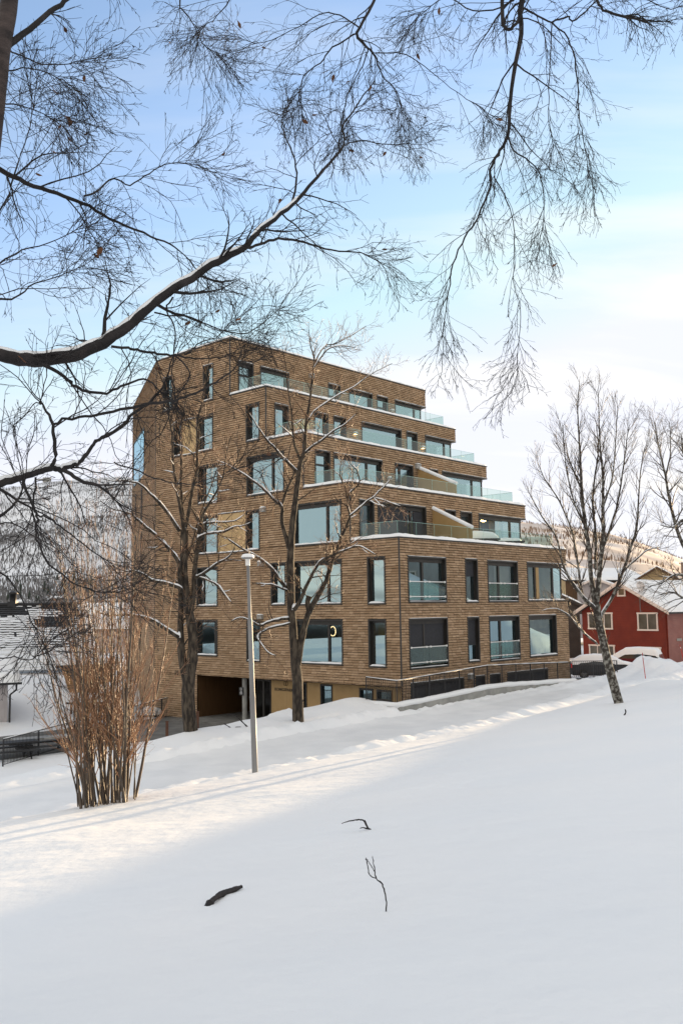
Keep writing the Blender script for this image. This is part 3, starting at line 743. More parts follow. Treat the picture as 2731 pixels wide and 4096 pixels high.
q = MB(); q.box((4.0, 11.0, -6.1), (4.1, 15.2, -3.66)); q.box((0.1, 15.1, -6.1), (4.1, 15.2, -3.66)); q.build('recess_wall', M['brownwood'], bld, SH)
q = MB(); q.box((3.94, 13.4, -6.05), (4.0, 14.9, -3.9)); dd = q.build('door', M['darkdoor'], bld, SH)
q = MB(); q.box((3.86, 13.5, -5.1), (3.94, 13.56, -4.9)); q.build('handle', M['galv'], dd, SH)
q = MB(); q.poly([V(0.02, 0.05, -3.70), V(0.02, 15.15, -3.70), V(4.2, 15.15, -3.70), V(4.2, 0.05, -3.70)]); q.build('soffit', M['flash'], bld, SH)
q = MB(); q.box((-1.2, 0.3, -6.3), (4.1, 15.2, -6.06)); q.build('entrance_floor', mat('entrance_paving', (0.13, 0.125, 0.115), 0.8, (0.19, 0.185, 0.17), 2.0), bld, SH)
q = MB(); q.lathe(V(0.45, 11.5, 0), [(0.14, -6.06), (0.14, -3.70)], 20); co = q.build('column', M['concrete'], bld, SH)
# black notice on the column
q = MB(); q.box((0.27, 11.42, -4.66), (0.30, 11.78, -4.22)); sg = q.build('notice', M['black'], bld, SH)
q = MB(); cc = V(0.262, 11.6, -4.33)
q.tube([cc + V(0, 0.075 * math.cos(k * math.pi / 8), 0.075 * math.sin(k * math.pi / 8)) for k in range(17)], [0.010] * 17, 4)
q.tube([cc + V(0, 0.05, 0.05), cc + V(0, -0.05, -0.05)], [0.010] * 2, 4)
for k, z in enumerate((-4.47, -4.51, -4.55, -4.59)): q.box((0.262, 11.5, z), (0.268, 11.7 if k % 2 else 11.66, z + 0.016))
q.build('no_parking_symbol', M['signwhite'], sg, SH)

def lettering(txt, size, loc, rot, parent, name='lettering'):
    cu = bpy.data.curves.new(name, 'FONT'); cu.body = txt; cu.size = size; cu.extrude = 0.008; cu.align_x = 'CENTER'; cu.space_character = 1.15; cu.offset = size * 0.012
    cu.materials.append(M['letter'])
    tmp = bpy.data.objects.new('lettering_curve', cu); COL.objects.link(tmp)
    dg = bpy.context.evaluated_depsgraph_get(); me = bpy.data.meshes.new_from_object(tmp.evaluated_get(dg)); bpy.data.objects.remove(tmp)
    o = bpy.data.objects.new(name, me); COL.objects.link(o); o.parent = parent; o.location = loc - SH; o.rotation_euler = rot
    return o
rotL = (R(90), 0, R(-90))
lettering('KONGSPARKEN', 0.215, V(0.585, 8.38, -4.30), rotL, bld)
lettering('15', 0.36, V(-0.06, 17.0, -3.72), rotL, bld, 'house_number')
q = MB()
for k in (-1, 1):
    cc = V(0.585, 8.38 + k * 0.075, -3.90)
    q.tube([cc + V(0, 0.085 * math.cos(j * math.pi / 8), 0.115 * math.sin(j * math.pi / 8)) for j in range(17)], [0.012] * 17, 4)
q.tube([V(0.585, 8.38, -3.81), V(0.585, 8.38, -3.99)], [0.014] * 2, 4)
q.build('emblem', M['letter'], bld, SH)

# ------------------------------------------------------------------ retaining wall, railings, fence
def wall_line(t): return tn(t, 25.4)
def rail_top(t): 
    K = [(29.4, -3.05), (31.0, -3.14), (34.5, -3.0), (38.0, -2.86), (40.6, -2.93), (46.2, -3.12)]
    if t <= K[0][0]: return K[0][1]
    for (a, b), (c, d) in zip(K, K[1:]):
        if t <= c: return b + (d - b) * (t - a) / (c - a)
    return K[-1][1]
def wall_top(t): return rail_top(t) - 1.10 + 0.04 * sstep(36, 40, t)
rw = empty('retaining_wall', tn(31.0, 25.4, -5.0), 'low grey concrete retaining wall under thick snow in front of the shingle building', 'wall')
q = MB(); sn = MB(); shift = rw.location
def wallseg(p, r, zp, zr_, th=0.28):
    d = (r - p); d.z = 0; d.normalize(); nn_ = Vector((d.y, -d.x, 0)) * th / 2
    a = [p + nn_, p - nn_, r + nn_, r - nn_]
    bt = -6.0
    q.quad(Vector((a[0].x, a[0].y, bt)), Vector((a[2].x, a[2].y, bt)), Vector((a[2].x, a[2].y, zr_)), Vector((a[0].x, a[0].y, zp)))
    q.quad(Vector((a[3].x, a[3].y, bt)), Vector((a[1].x, a[1].y, bt)), Vector((a[1].x, a[1].y, zp)), Vector((a[3].x, a[3].y, zr_)))
    q.quad(Vector((a[0].x, a[0].y, zp)), Vector((a[2].x, a[2].y, zr_)), Vector((a[3].x, a[3].y, zr_)), Vector((a[1].x, a[1].y, zp)))
    q.quad(Vector((a[1].x, a[1].y, bt)), Vector((a[0].x, a[0].y, bt)), Vector((a[0].x, a[0].y, zp)), Vector((a[1].x, a[1].y, zp)))
    q.quad(Vector((a[2].x, a[2].y, bt)), Vector((a[3].x, a[3].y, bt)), Vector((a[3].x, a[3].y, zr_)), Vector((a[2].x, a[2].y, zr_)))
CORN = tn(31.0, 25.4); LEG = CORN + DL * 1.75
tt = [31.0 + 15.6 * k / 16 for k in range(17)]
for a, b in zip(tt, tt[1:]): wallseg(wall_line(a), wall_line(b), wall_top(a), wall_top(b))
wallseg(LEG, CORN + DL * 0.14, wall_top(31) + 0.05, wall_top(31))
pts = [LEG + (CORN - LEG) * k / 6 for k in range(7)] + [wall_line(31 + 15.6 * k / 60) for k in range(1, 61)]
pp = []; rr = []
for k, p in enumerate(pts):
    t = max(31.0, p.dot(DR)); pp.append(Vector((p.x, p.y, wall_top(t) + 0.06 + 0.02 * noise.noise(p)))); rr.append(0.19 + 0.035 * noise.noise(p * 1.3))
rr[0] = 0.12
sn.tube(pp, rr, 12, 0, True, 0.72)
q.build('wall_body', M['concrete'], rw, shift); sn.build('snow', M['snow'], rw, shift)

def railing(name, pts, label, cat, post_step=1.35, h=1.0, bar_step=0.11, snow=True, grp=None, topfn=None):
    """pts: base points (z = foot of the bars); straight between them"""
    o = empty(name, pts[0], label, cat, grp); sh = pts[0].copy()
    bars = MB(); rails = MB(); sn = MB(); posts = []
    sp = []; sr = []
    for p, r in zip(pts, pts[1:]):
        d = r - p; L = Vector((d.x, d.y, 0)).length; k = max(1, round(L / bar_step))
        hz = Vector((0, 0, h))
        for j in range(k):
            b = p + d * (j / k); bars.tube([b + Vector((0, 0, 0.07)), b + hz], [0.013, 0.013], 4, 0, False)
        for z in (0.07, h): rails.tube([p + Vector((0, 0, z)), r + Vector((0, 0, z))], [0.018, 0.018], 4)
        m = max(1, round(L / post_step))
        for j in range(m + 1):
            if j == 0 and posts: continue
            posts.append(p + d * (j / m))
        ks = max(2, int(L / 0.2))
        for j in range(ks): 
            b = p + d * (j / ks); sp.append(b + Vector((0, 0, h + 0.035))); sr.append(0.020 + 0.018 * noise.noise(b * 2.1))
    bars.build('bars', M['black'], o, sh); rails.build('rail', M['black'], o, sh)
    pm = MB(); pm.box((-0.025, -0.025, -0.12), (0.025, 0.025, h + 0.01)); p0 = pm.build('post', M['black'], o); p0.location = posts[0] - sh
    for b in posts[1:]:
        c = p0.copy(); COL.objects.link(c); c.parent = o; c.location = b - sh
    if snow:
        sn.tube(sp, sr, 6, 0, True, 0.8); sn.build('snow', M['snow'], o, sh)
    return o
pts = [LEG + Vector((0, 0, rail_top(29.4) - 1.0))] + [CORN + Vector((0, 0, rail_top(31) - 1.0))] + [wall_line(t) + Vector((0, 0, rail_top(t) - 1.0)) for t in (34.5, 38.0, 40.6, 43.4, 46.2)]
railing('railing', pts, 'long black steel bar railing on the concrete wall along the street side of the building', 'railing')
A = Vector((0.2457, 1, 0)) * 55; B = Vector((0.2960, 1, 0)) * 54
A.z, B.z = -4.28, -4.22
railing('railing', [A, B], 'short black bar railing beside the snow covered parked cars', 'railing', snow=False)
fp = [Vector((-0.3668, 1, 0)) * 38, Vector((-0.178, 1, 0)) * 57.0]
fpts = [fp[0].lerp(fp[1], k / 7) for k in range(8)]
for p in fpts: p.z = -6.2
railing('fence', fpts, 'long black bar fence between the asphalt path and the snowy yard', 'fence', post_step=1.9, h=1.08)

# ------------------------------------------------------------------ street lamp
LB = gp(-2.47, 25.68, -0.15); LT = at(991, 2226, 25.68)
lamp = empty('street_lamp', LB, 'grey galvanised street lamp with a small disc head standing at the snow bank', 'street lamp')
ax = (LT - LB)
q = MB()
def lp(k): return LB + ax * k
q.tube([lp(0), lp(0.355), lp(0.36), lp(0.375), lp(0.70), lp(0.715), lp(0.72), lp(0.965)], [0.083, 0.080, 0.085, 0.074, 0.066, 0.058, 0.052, 0.046], 16)
q.build('pole', M['galv'], lamp, LB)
q = MB(); q.lathe(LT - Vector((0, 0, 0.26)), [(0.066, 0), (0.07, 0.18), (0.11, 0.20)], 18); q.build('neck', M['white'], lamp, LB)
q = MB(); q.lathe(LT - Vector((0, 0, 0.07)), [(0.02, -0.01), (0.14, 0.0), (0.18, 0.02), (0.18, 0.05), (0.12, 0.07), (0, 0.08)], 22); q.build('lamp_head', M['galv'], lamp, LB)
q = MB(); q.lathe(LT - Vector((0, 0, 0.03)), [(0.18, 0.0), (0.19, 0.03), (0.15, 0.085), (0.08, 0.105), (0, 0.11)], 18); q.build('snow', M['snow'], lamp, LB)

# ------------------------------------------------------------------ trees
def rperp(d, rng):
    while True:
        v = Vector((rng.gauss(0, 1), rng.gauss(0, 1), rng.gauss(0, 1))); v -= d * v.dot(d)
        if v.length > 1e-3: return v.normalized()
def smooth(pts, rad, sub=3, jit=0.0, rng=None):
    """Catmull-Rom through the points"""
    n = len(pts); op, orad = [], []
    for k in range(n - 1):
        p0 = pts[max(k - 1, 0)]; p1 = pts[k]; p2 = pts[k + 1]; p3 = pts[min(k + 2, n - 1)]
        for j in range(sub):
            t = j / sub
            v = 0.5 * ((2 * p1) + (p2 - p0) * t + (2 * p0 - 5 * p1 + 4 * p2 - p3) * t * t + (3 * p1 - p0 - 3 * p2 + p3) * t ** 3)
            if jit and rng: v = v + Vector((rng.gauss(0, jit), rng.gauss(0, jit), rng.gauss(0, jit)))
            op.append(v); orad.append(rad[k] + (rad[k + 1] - rad[k]) * t)
    op.append(pts[-1]); orad.append(rad[-1]); return op, orad
def sample(pts, rad, f):
    x = f * (len(pts) - 1); k = min(int(x), len(pts) - 2); t = x - k
    return pts[k].lerp(pts[k + 1], t), (pts[k + 1] - pts[k]).normalized(), rad[k] + (rad[k + 1] - rad[k]) * t
def grow(par, n, L, ang, bend, rr, r_end, segs, rng, f0=0.15, f1=1.0, wig=0.18, taper=True):
    """n side shoots on one parent (pts, rad); bend = pull along z per segment"""
    out = []; pts, rad = par
    for i in range(n):
        f = f0 + (f1 - f0) * (i + rng.random()) / n
        p, d, r = sample(pts, rad, min(0.999, f))
        a = ang * (0.7 + 0.6 * rng.random())
        v = d * math.cos(a) + rperp(d, rng) * math.sin(a)
        ln = L * (0.45 + 0.8 * rng.random()) * ((1.15 - 0.65 * f) if taper else 1.0); st = ln / segs
        r0 = max(r_end, min(r * rr, 0.022 * ln + r_end)); q = [p]; w = [r0]
        for k in range(segs):
            v = (v + Vector((rng.gauss(0, wig), rng.gauss(0, wig), rng.gauss(0, wig) + bend))).normalized()
            q.append(q[-1] + v * st); w.append(r0 + (r_end - r0) * (k + 1) / segs)
        out.append((q, w))
    return out
def px(poly, depth, spread=0.0, d1=None):
    """limb traced as (x, y, width in px) of the photograph; depth in metres ahead, drifting by spread along the limb"""
    P, W = [], []; n = len(poly); lw = None
    ws = [c[2] if len(c) > 2 else None for c in poly]
    known = [i for i, w in enumerate(ws) if w is not None]
    for i in range(n):
        if ws[i] is None:
            lo = max([k for k in known if k < i], default=known[0]); hi = min([k for k in known if k > i], default=None)
            ws[i] = ws[lo] * (0.86 ** (i - lo)) if hi is None else ws[lo] + (ws[hi] - ws[lo]) * (i - lo) / (hi - lo)
    for i, c in enumerate(poly):
        y = depth + spread * i / max(1, n - 1)
        P.append(at(c[0], c[1], y)); W.append(max(0.0025, ws[i] * 0.5 * y / FPX))
    return P, W
def emit(mb, limbs, sides):
    for p, r in limbs: mb.tube(p, r, sides, 0, sides > 3)
def limb_snow(mb, limb, rng, k=0.85, cover=0.75, minr=0.008, maxtilt=0.86):
    p, r = limb; run = []
    def flush():
        if len(run) > 2:
            n = len(run); mb.tube([a for a, _ in run], [b * (0.25 if j in (0, n - 1) else 1.0) for j, (_, b) in enumerate(run)], 6, 0, True, 1.0)
        run.clear()
    for i in range(len(p) - 1):
        d = (p[i + 1] - p[i]).normalized()
        ph = noise.noise(p[i] * 1.1 + Vector((9, 3, 1))) * 0.5 + 0.5
        if abs(d.z) < maxtilt and r[i] > minr and ph < cover:
            up = Vector((0, 0, 1)) - d * d.z
            run.append((p[i] + up.normalized() * r[i] * 0.62 + Vector((0, 0, 0.008)), r[i] * k * (0.75 + 0.5 * rng.random()) + 0.006))
        else: flush()
    flush()

def street_tree(name, base_px, depth, stems, label, seed, bark, dens=1.0, twig='twig', snow_k=0.72, up=0.03, L1=1.35, ang=0.85, wig=0.14):
    rng = random.Random(seed)
    root = at(base_px[0], base_px[1], depth); root.z = ground_z(root.x, root.y) - 0.25
    o = empty(name, root, label, 'tree', 'bare street trees')
    trunk = MB(); branches = MB(); twigs = MB(); snow = MB()
    lims = []
    for k, (poly, dd) in enumerate(stems):
        P, W = px(poly, depth + dd[0], dd[1])
        if k == 0: P[0].z = min(P[0].z, root.z); P[0].x, P[0].y = P[0].x, P[0].y
        P, W = smooth(P, W, 4, 0.006, rng)
        lims.append((P, W)); (trunk if k == 0 else branches).tube(P, W, 9 if W[0] > 0.06 else 6)
        limb_snow(snow, (P, W), rng, snow_k, 0.8)
        if k: 
            # snow caught in the fork
            snow.tube([P[0] + Vector((0, 0, -0.02)), P[0] + Vector((0, 0, W[0] * 1.1 + 0.05)), P[0] + Vector((0, 0, W[0] * 1.7 + 0.07))], [W[0] * 0.9, W[0] * 0.75, W[0] * 0.2], 6) if W[0] > 0.05 and rng.random() < 0.7 else None
    l1 = []
    for k, (P, W) in enumerate(lims):
        ln = sum((b - a).length for a, b in zip(P, P[1:]))
        n = int(ln * (4.0 if k else 2.4) * dens)
        l1 += grow((P, W), n, L1, ang, up, 0.5, 0.0042, 7, rng, 0.45 if k == 0 else 0.18, 1.0, wig)
    l2 = []
    for s in l1: l2 += grow(s, 5, L1 * 0.55, ang * 0.9, up, 0.6, 0.0042, 5, rng, 0.15, 1.0, wig)
    l3 = []
    for s in l2:
        if rng.random() < 0.8: l3 += grow(s, 2, L1 * 0.26, ang * 0.9, up, 0.7, 0.0036, 3, rng, 0.3, 1.0, wig)
    emit(twigs if twig == 'twig_brown' else branches, l1, 5); emit(twigs, l2, 3); emit(twigs, l3, 3)
    for s in l1:
        if rng.random() < 0.3: limb_snow(snow, s, rng, 0.9, 0.6, 0.007, 0.7)
    trunk.build('trunk', M[bark], o, root); branches.build('branches', M[bark], o, root); tw = twigs.build('crown', M[twig], o, root)
    tag(snow.build('snow', M['snow'], o, root), kind='stuff')
    return o

LT_STEMS = [
 ([(764, 2960, 64), (763, 2930, 58), (752, 2760, 52), (768, 2640, 44), (772, 2560, 40), (763, 2490, 37), (748, 2400, 33), (737, 2310, 31), (735, 2220, 31), (738, 2120, 30)], (0, 0)),
 ([(738, 2120, 18), (722, 2040, 14), (708, 1960, 12), (699, 1900, 10), (690, 1830, 9), (689, 1746, 8), (679, 1683, 6), (663, 1614, 4), (650, 1540, 2.5)], (0, -0.8)),
 ([(740, 2115, 15), (731, 2053, 12), (727, 2002), (724, 1900, 10), (724, 1823), (717, 1772, 7), (728, 1690), (742, 1600, 4), (748, 1520, 2)], (0, 0.8)),
 ([(752, 2760, 40), (727, 2620, 32), (722, 2500, 25), (724, 2400, 20), (716, 2300, 12), (708, 2230, 6)], (0, 0.3)),
 ([(762, 2450, 24), (775, 2370, 21), (778, 2283, 19), (788, 2206, 17), (793, 2155, 15), (798, 2104, 14), (814, 2053, 12), (839, 2010, 10), (867, 1964, 8), (893, 1900, 6), (905, 1820, 4), (925, 1740, 2.5)], (0, 0.6)),
 ([(742, 2110, 15), (757, 2040, 14), (768, 1964, 13), (788, 1880, 12), (788, 1810, 11), (796, 1734, 9), (791, 1695, 8), (800, 1640), (816, 1580, 5), (824, 1500, 3), (840, 1430, 2)], (0, -0.5)),
 ([(722, 2334, 18), (714, 2257, 16), (699, 2224, 15), (666, 2186, 13), (643, 2158), (610, 2130, 11), (564, 2091), (525, 2058, 8), (490, 2046, 6), (440, 2030, 4), (400, 2000, 2.5)], (-0.2, -2.2)),
 ([(722, 2367, 17), (717, 2351), (666, 2334, 14), (610, 2323), (592, 2311), (564, 2293, 8), (525, 2283, 6), (480, 2290, 4), (440, 2275, 3)], (-0.2, -2.0)),
 ([(718, 2125, 15), (679, 2066, 12), (643, 2017), (622, 1997, 10), (584, 1959, 8), (551, 1933), (500, 1922, 6), (455, 1925, 4), (410, 1915, 2.5)], (0, -1.6)),
 ([(715, 2549, 17), (652, 2509, 15), (598, 2478), (545, 2464, 11), (500, 2460), (430, 2462, 7), (380, 2440, 4)], (-0.2, -1.5)),
 ([(782, 2312, 13), (821, 2290, 12), (870, 2254, 10), (915, 2228, 6), (940, 2190, 3)], (0, -1.3)),
 ([(782, 2305, 9), (808, 2312, 8), (853, 2330), (880, 2348, 6), (902, 2380, 4), (929, 2415, 2.5)], (0, -1.2)),
 ([(793, 2155, 12), (806, 2145), (832, 2135, 10), (865, 2130), (900, 2125, 8), (937, 2107), (973, 2103, 4), (1010, 2085, 2.5)], (0, -1.5)),
 ([(796, 2104, 11), (819, 2094), (857, 2089, 9), (900, 2089, 7), (946, 2080, 4), (985, 2050, 2.5)], (0.3, 1.0)),
 ([(735, 2240, 9), (760, 2200, 8), (800, 2060, 6), (850, 1930, 5), (880, 1840, 3)], (0.5, 1.5)),
]
street_tree('bare_tree', (764, 2950), 35.0, LT_STEMS, 'tall bare forked tree with snow on its limbs, left of the lamp', 11, 'bark', 1.0)
CT_STEMS = [
 ([(1193, 2915, 50), (1192, 2885, 46), (1190, 2725, 43), (1183, 2658, 41), (1174, 2546, 34), (1165, 2412, 33), (1161, 2279, 33), (1163, 2189, 29), (1170, 2100, 26), (1177, 2042, 24), (1189, 1948, 22), (1200, 1855, 20), (1217, 1808, 16), (1222, 1738, 13), (1224, 1691, 12), (1236, 1621, 10), (1245, 1551, 9), (1252, 1481, 8), (1257, 1434, 7), (1240, 1373, 4), (1236, 1317, 2.5)], (0, 0)),
 ([(1190, 2660, 30), (1205, 2569, 27), (1219, 2502, 24), (1237, 2448, 24), (1268, 2390, 22), (1304, 2323, 18), (1326, 2247, 16), (1335, 2220, 14), (1357, 2167, 13), (1384, 2109, 12), (1399, 2065, 10), (1392, 2030, 9), (1388, 2018), (1399, 1972, 8), (1437, 1934, 6), (1425, 1880, 5), (1400, 1850, 3), (1385, 1800, 2)], (0, -1.0)),
 ([(1176, 2439, 20), (1196, 2412, 17), (1223, 2350, 14), (1259, 2279, 12), (1286, 2243), (1321, 2225, 9), (1384, 2198, 7), (1429, 2185), (1460, 2194, 4), (1510, 2225, 2.5)], (-0.3, -1.5)),
 ([(1237, 2448, 22), (1230, 2412, 21), (1237, 2385, 22)], (-0.2, 0)),
 ([(1143, 2350, 15), (1120, 2323, 14), (1089, 2279), (1049, 2243, 10), (1000, 2212, 9), (991, 2210), (933, 2172, 6), (905, 2150, 3)], (0, -1.8)),
 ([(1150, 2363, 9), (1125, 2354), (1085, 2339, 6), (1009, 2334, 3)], (0, -1.2)),
 ([(1166, 2472, 14), (1112, 2479, 12), (1076, 2488, 10), (1040, 2502, 9), (1009, 2488, 7), (960, 2470, 5), (920, 2490, 2.5)], (0, -1.4)),
 ([(1166, 2494, 10), (1089, 2511, 9), (1040, 2533, 8), (1031, 2551), (1040, 2569, 6), (1071, 2609, 4), (1107, 2625, 2)], (-0.1, -1.0)),
 ([(1157, 2195, 20), (1128, 2090, 16), (1128, 2030, 14), (1100, 2004, 11), (1060, 1960), (990, 1907, 8), (949, 1881), (903, 1856, 4), (860, 1840, 2.5)], (0, 1.6)),
 ([(1128, 2040, 12), (1138, 1985, 11), (1160, 1930, 10), (1180, 1890, 8), (1210, 1830, 5), (1260, 1770, 3)], (0.4, 1.0)),
 ([(1191, 1892, 14), (1156, 1855, 12), (1128, 1827), (1100, 1794, 8), (1060, 1750, 6), (1020, 1690, 4), (990, 1640, 2.5)], (0, -1.5)),
 ([(1200, 1838, 12), (1180, 1785, 10), (1170, 1714), (1165, 1644, 8), (1151, 1551, 6), (1142, 1457, 4), (1128, 1387, 2.5)], (0, -0.8)),
 ([(1257, 1453, 6), (1296, 1387), (1343, 1373, 4), (1399, 1345), (1465, 1303, 2)], (0, 1.0)),
 ([(1250, 1480, 6), (1306, 1401), (1362, 1382, 4), (1420, 1390, 2.5)], (0, -1.0)),
 ([(1223, 1702, 9), (1254, 1649), (1310, 1607, 7), (1362, 1574), (1418, 1546, 5), (1474, 1504), (1521, 1476, 3), (1568, 1453, 2)], (0, 1.6)),
 ([(1218, 1812, 10), (1251, 1785, 9), (1287, 1761), (1334, 1724, 7), (1381, 1696, 5), (1430, 1650, 3)], (0, -1.5)),
 ([(1399, 2065, 8), (1437, 2032, 7), (1474, 2000), (1493, 1990, 6), (1515, 1965), (1540, 1944, 4), (1570, 1905, 2.5)], (-1.0, -0.6)),
 ([(1493, 1990, 6), (1544, 2004, 5), (1614, 2032, 3)], (-1.2, -0.5)),
 ([(1388, 2025, 8), (1383, 1960, 7), (1360, 1900, 5), (1365, 1840, 3)], (-0.8, 0.6)),
]
street_tree('bare_tree', (1193, 2893), 36.3, CT_STEMS, 'bare tree with spreading snowy limbs before the entrance, right of the lamp', 23, 'bark', 1.0)
RT_STEMS = [
 ([(2478, 2830, 40), (2473, 2805, 37), (2440, 2690, 35), (2411, 2560, 32), (2393, 2476, 31), (2384, 2420, 30)], (0, 0)),
 ([(2382, 2430, 22), (2363, 2304, 18), (2357, 2214, 17), (2339, 2095, 15), (2327, 1976, 13), (2321, 1857, 10), (2315, 1738, 7), (2310, 1619, 4), (2318, 1530, 2.5)], (0, 0.5)),
 ([(2386, 2420, 22), (2390, 2363, 20), (2399, 2274, 18), (2411, 2155, 16), (2411, 2036, 13), (2411, 1917, 10), (2405, 1840), (2399, 1768, 6), (2393, 1619, 3.5), (2391, 1555, 2.5)], (0, -0.5)),
 ([(2400, 2470, 16), (2411, 2450, 14), (2452, 2381, 12), (2488, 2292, 11), (2524, 2185, 9), (2548, 2095, 8), (2554, 1976, 6), (2565, 1857, 4), (2580, 1786, 2.5)], (0, 1.2)),
 ([(2386, 2440, 15), (2357, 2415, 14), (2310, 2363, 12), (2256, 2274, 9), (2226, 2155, 7), (2167, 2065, 5), (2119, 1976, 3)], (0, -1.5)),
 ([(2380, 2425, 12), (2333, 2393, 11), (2304, 2214, 9), (2286, 2125), (2238, 2006, 6), (2179, 1917, 4), (2150, 1850, 2.5)], (0, 1.4)),
 ([(2384, 2300, 12), (2381, 2274, 11), (2381, 2125, 10), (2369, 2006, 9), (2381, 1887, 7), (2393, 1798, 5), (2385, 1700, 3)], (0.2, 0.9)),
 ([(2390, 2577, 8), (2339, 2536, 7), (2292, 2482, 6), (2262, 2452), (2214, 2435, 3), (2160, 2445, 2)], (0, -1.6)),
 ([(2412, 2190, 11), (2464, 2036, 8), (2494, 1857, 6), (2506, 1768, 4), (2516, 1700, 2.5)], (-0.2, 1.0)),
 ([(2340, 2110, 9), (2290, 1990, 7), (2262, 1850, 5), (2250, 1700, 3)], (0.2, -1.0)),
 ([(2327, 1960, 8), (2280, 1850, 5), (2260, 1760, 3)], (0.3, 0.8)),
 ([(2411, 2030, 8), (2450, 1900, 6), (2462, 1760, 4), (2470, 1640, 2.5)], (-0.3, -1.0)),
 ([(2490, 2292, 7), (2530, 2250, 6), (2590, 2200, 4), (2640, 2190, 2.5)], (0.8, -1.0)),
]
street_tree('bare_tree', (2473, 2805), 35.0, RT_STEMS, 'leaning bare tree with pale lichen bark and dense upright crown before the red house', 37, 'bark_lichen', 1.0, 'twig_brown', 0.55, 0.09, 1.35, 0.55, 0.09)
ET_STEMS = [
 ([(2860, 2740, 46), (2850, 2500, 40), (2840, 2330, 34)], (0, 0)),
 ([(2842, 2340, 20), (2731, 2179, 15), (2685, 2036, 12), (2661, 1905, 9), (2637, 1800, 6), (2629, 1760, 4), (2620, 1690, 2.5)], (0, 0.6)),
 ([(2661, 1905, 7), (2679, 1827, 5), (2682, 1738, 3), (2676, 1690, 2)], (0.4, 0.3)),
 ([(2842, 2340, 16), (2760, 2310, 12), (2700, 2300, 9), (2650, 2330, 6), (2600, 2345, 3)], (0, -1.0)),
 ([(2842, 2400, 14), (2745, 2395, 10), (2690, 2370, 6), (2640, 2380, 3)], (0, 1.0)),
 ([(2846, 2360, 24), (2840, 2200, 20), (2790, 2000, 14), (2740, 1850, 9), (2725, 1750, 4)], (0, 1.0)),
 ([(2820, 2150, 14), (2740, 2080, 10), (2690, 2110, 6), (2640, 2100, 3)], (0.4, -1.2)),
]
street_tree('bare_tree', (2860, 2740), 41.0, ET_STEMS, 'bare tree whose branches reach in at the right edge of the view', 41, 'bark_lichen', 1.15, 'twig_brown', 0.4, 0.03, 1.7, 0.7, 0.10)

# ------------------------------------------------------------------ many stemmed shrub
def shrub():
    rng = random.Random(8); base = gp(-5.0, 20.15, -0.1)
    o = empty('bare_shrub', base, 'tall bare many stemmed shrub with upright golden lit stems on the snow slope', 'shrub')
    st = MB(); tw = MB()
    for k in range(58):
        u = rng.random(); bx = 310 + 245 * u; bpx = at(bx, 3190, 20.0 + rng.uniform(-0.7, 0.7))
        p = Vector((bpx.x, bpx.y, 0)); p.z = ground_z(p.x, p.y) - 0.12
        side = (u - 0.5) * 2
        v = Vector((side * 0.09 + rng.gauss(-0.02, 0.07), rng.gauss(0, 0.11), 1)).normalized()
        H = rng.uniform(4.2, 7.2) * (1.0 - 0.12 * abs(side)); r0 = rng.uniform(0.012, 0.036); n = 14
        P, W = [p], [r0]
        for j in range(n):
            v = (v + Vector((rng.gauss(0, 0.035), rng.gauss(0, 0.035), 0.05))).normalized()
            P.append(P[-1] + v * H / n); W.append(r0 * (1 - 0.86 * (j + 1) / n))
        st.tube(P, W, 7)
        l1 = grow((P, W), int(rng.uniform(11, 19)), 1.05, 0.42, 0.10, 0.5, 0.0032, 5, rng, 0.16, 1.0, 0.10)
        l2 = []
        for s in l1: l2 += grow(s, 4, 0.32, 0.5, 0.08, 0.6, 0.0022, 3, rng, 0.2, 1.0, 0.12)
        emit(tw, l1, 4); emit(tw, l2, 3)
    for k in range(40):      # low outward arching shoots
        u = rng.random(); bpx = at(320 + 225 * u, 3190, 20.0 + rng.uniform(-0.6, 0.6)); p = Vector((bpx.x, bpx.y, 0)); p.z = ground_z(p.x, p.y) + rng.uniform(0.3, 2.4)
        side = -1 if rng.random() < 0.62 else 1
        v = Vector((side * rng.uniform(0.45, 1.0), rng.gauss(0, 0.3), 0.9)).normalized(); P, W = [p], [0.012]; ln = rng.uniform(0.9, 2.3)
        for j in range(8):
            v = (v + Vector((rng.gauss(0, 0.06), rng.gauss(0, 0.06), 0.05))).normalized(); P.append(P[-1] + v * ln / 8); W.append(0.012 - 0.0011 * (j + 1))
        l1 = grow((P, W), 7, 0.55, 0.5, 0.07, 0.5, 0.0026, 4, rng, 0.2, 1.0, 0.12); emit(tw, [(P, W)], 5); emit(tw, l1, 3)
        for s in l1: emit(tw, grow(s, 3, 0.2, 0.6, 0.05, 0.6, 0.002, 2, rng, 0.3, 1.0), 3)
    st.build('stems', M['shrubstem'], o, base); tw.build('twigs', M['shrubtwig'], o, base)
shrub()

